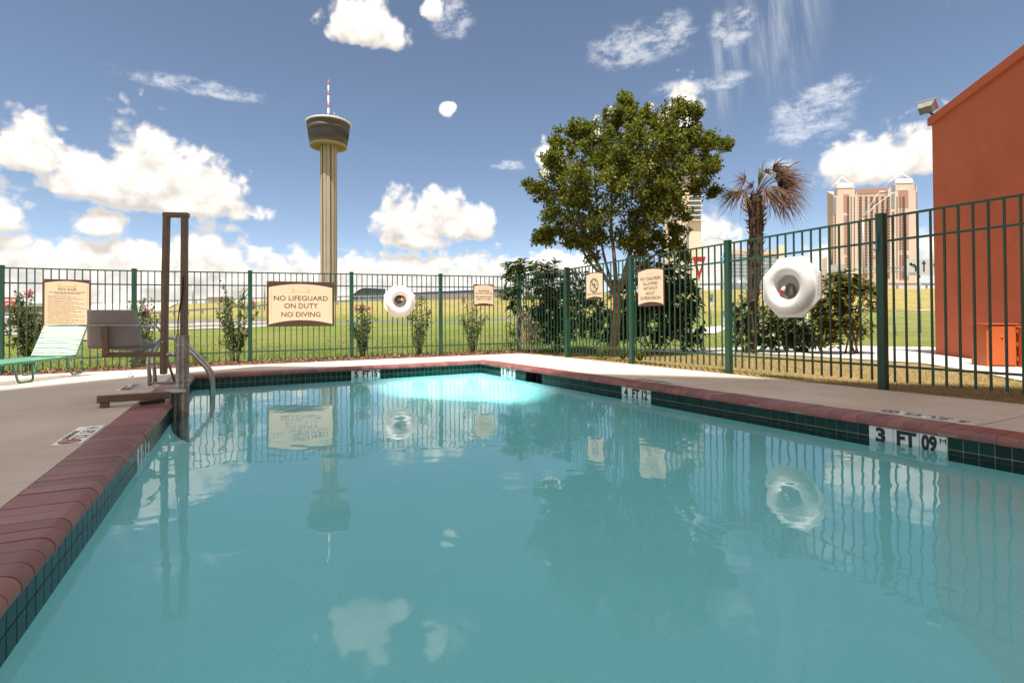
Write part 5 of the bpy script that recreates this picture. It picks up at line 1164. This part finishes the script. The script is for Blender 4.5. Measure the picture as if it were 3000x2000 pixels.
# bundle of dead vine at the corner
dv_ = thing('dead_vine', (1.0, 12.1, .1), 'tangle of dead brown vine stems hanging on the fence corner', 'vine'); 
for i in range(46):
    a = D(1518+rng.uniform(-4, 40), rng.uniform(895, 960), 12.3+rng.normal()*.1); e = D(1545+rng.uniform(-30, 60), rng.uniform(990, 1040), 12.1+rng.normal()*.12); mid = a.lerp(e, .5)+Vector((rng.normal()*.14, rng.normal()*.08, rng.normal()*.12))
    MB().tube(bez(a, mid, e, 7), rng.uniform(.003, .006), 4, False).build('vine_stem', twig_m, dv_)
def grass_clump(label, px, py, Y, n, seed):
    c = D(px, py, Y); r_ = np.random.default_rng(seed); root = thing('grass_clump', c, label, 'ornamental grass', 'tufts of grass at the tree foot'); mm = MB()
    for i in range(n):
        a = r_.uniform(0, 2*math.pi); L = r_.uniform(.16, .34); d = Vector((math.cos(a), math.sin(a), 0)); p0 = c+d*.03; pts = [p0, p0+d*L*.35+Vector((0, 0, L*.75)), p0+d*L*.85+Vector((0, 0, L*.62))]; s_ = Vector((-d.y, d.x, 0))*.006
        mm.add([pts[0]-s_, pts[0]+s_, pts[1]+s_, pts[1]-s_, pts[2]], [(0, 1, 2, 3), (3, 2, 4)])
    mm.build('blades', leaf_y if seed % 2 else blade_m, root, kind='stuff')
grass_clump('small grass tuft at the fence foot, left of the tree trunk', 1762, 1046, 10.35, 60, 41); grass_clump('larger grass tuft at the fence foot, right of the tree trunk', 1825, 1052, 9.8, 120, 42); grass_clump('low grass tuft beside the post under the NO CHILDREN sign', 1875, 1056, 9.3, 60, 43)

# ------------------------------------------------------------------ palm
PY_ = 11.8; pb = G(2199, 1037, .12); pm = thing('palm_tree', pb, 'brown withered fan palm behind the right fence', 'palm')
path = smooth_path([D(a, b, PY_) for a, b in ((2199, 1040), (2198, 990), (2203, 900), (2211, 800), (2215, 700), (2214, 620), (2212, 578))], 5)
n = len(path); MB().tube(path, .1, 14, rs=[(.105+.075*(i/(n-1))**1.5)*(1+.09*math.sin(i*2.3)) for i in range(n)]).build('trunk', palm_bark, pm)
stub = MB().add([(-.02, 0, 0), (.02, 0, 0), (.014, .035, .06), (-.014, .035, .06), (-.005, .05, .15), (.005, .05, .15), (-.02, -.012, 0), (.02, -.012, 0), (.012, .022, .065), (-.012, .022, .065)], [(0, 1, 2, 3), (3, 2, 5, 4), (6, 9, 8, 7), (9, 4, 5, 8), (1, 7, 8, 2), (0, 3, 9, 6)]).mesh('leaf_stub', frond_m)
for i in range(190):
    t = rng.random()**.8; k_ = min(n-1, int(t*(n-1))); p = path[k_]; a = rng.uniform(0, 2*math.pi); r_ = (.105+.075*(k_/(n-1))**1.5)
    link('leaf_stub', stub, pm, p + Vector((math.cos(a)*r_, math.sin(a)*r_, 0)) - wpos(pm), (rng.normal()*.5-.35, rng.normal()*.4, a-R(90)), tuple([rng.uniform(.6, 1.35)]*3))
def frond(hub, mdir, L, spread, droop, m, nl=26, side=(0, 1, 0), wid=.018, seed=0):
    r_ = np.random.default_rng(seed); H = Vector(hub); md = Vector(mdir).normalized(); sd = md.cross(Vector(side)).normalized(); top = path[-1]
    mm = MB(); mm.tube(bez(top, top.lerp(H, .5)+Vector((0, 0, .12)), H, 6), .009, 5)
    for i in range(nl):
        a = R(spread)*(2*i/(nl-1)-1) + r_.normal()*.05; d = (md*math.cos(a) + sd*math.sin(a) + Vector((0, r_.normal()*.18, 0))).normalized(); Li = L*r_.uniform(.7, 1.08)*(1-.25*abs(2*i/(nl-1)-1)); g_ = droop*r_.uniform(.55, 1.3)
        pts = [H + d*(Li*t*(1-.25*g_*t)) - Vector((0, 0, g_*Li*t*t*.75)) + Vector((r_.normal(), r_.normal(), r_.normal()))*.012*t*2 for t in (0, .25, .5, .75, 1)]
        s_ = d.cross(Vector((0, -1, .3))).normalized(); ws = (.006, wid, wid*.8, wid*.5, .002); o = []
        for p, w_ in zip(pts, ws): o += [p-s_*w_*.5, p+s_*w_*.5]
        mm.add(o, [(2*j, 2*j+1, 2*j+3, 2*j+2) for j in range(4)])
    return mm.build('frond', m, pm)
fr_list = [((2184, 528), (-.95, 0, .2), .36, 75, .25, frond_m, 22, PY_-.05), ((2155, 566), (-1, -.1, -.12), .56, 34, .12, frond_g, 18, PY_-.1), ((2180, 555), (-.5, -.3, -.7), .62, 55, .5, frond_m, 30, PY_-.15), ((2165, 560), (-.85, .2, -.45), .6, 40, .45, frond_m, 24, PY_+.1),
           ((2244, 508), (.45, -.1, .85), .36, 60, 1.0, frond_m, 34, PY_-.1), ((2270, 500), (.8, .1, .55), .46, 60, 1.0, frond_m, 34, PY_+.1), ((2272, 512), (.98, -.1, .0), .78, 40, .3, frond_m, 40, PY_-.1), ((2275, 530), (.85, -.1, -.4), .9, 42, .3, frond_m, 46, PY_),
           ((2262, 545), (.6, -.2, -.75), .86, 38, .3, frond_m, 46, PY_-.2), ((2285, 545), (.75, .2, -.6), .92, 38, .35, frond_m, 44, PY_+.1), ((2240, 550), (.42, -.4, -.7), .66, 50, .5, frond_m, 34, PY_-.25), ((2262, 500), (.75, -.2, .35), .6, 50, .7, frond_m, 44, PY_-.2), ((2268, 522), (.9, .2, .1), .75, 36, .5, frond_m, 40, PY_+.15), ((2250, 560), (.7, -.3, -.9), .8, 30, .2, frond_m, 36, PY_-.1), ((2290, 520), (.9, 0, -.2), .7, 50, .6, frond_m, 40, PY_-.3), ((2222, 545), (.22, 0, 1), .56, 12, .02, frond_g, 14, PY_), ((2205, 548), (-.3, -.2, .3), .36, 50, .8, frond_m, 22, PY_-.15)]
for i, (hp, md, L, spd, dr, m_, nl, Y) in enumerate(fr_list): frond(D(*hp, Y), md, L*1.14, spd, dr, m_, nl, seed=60+i)
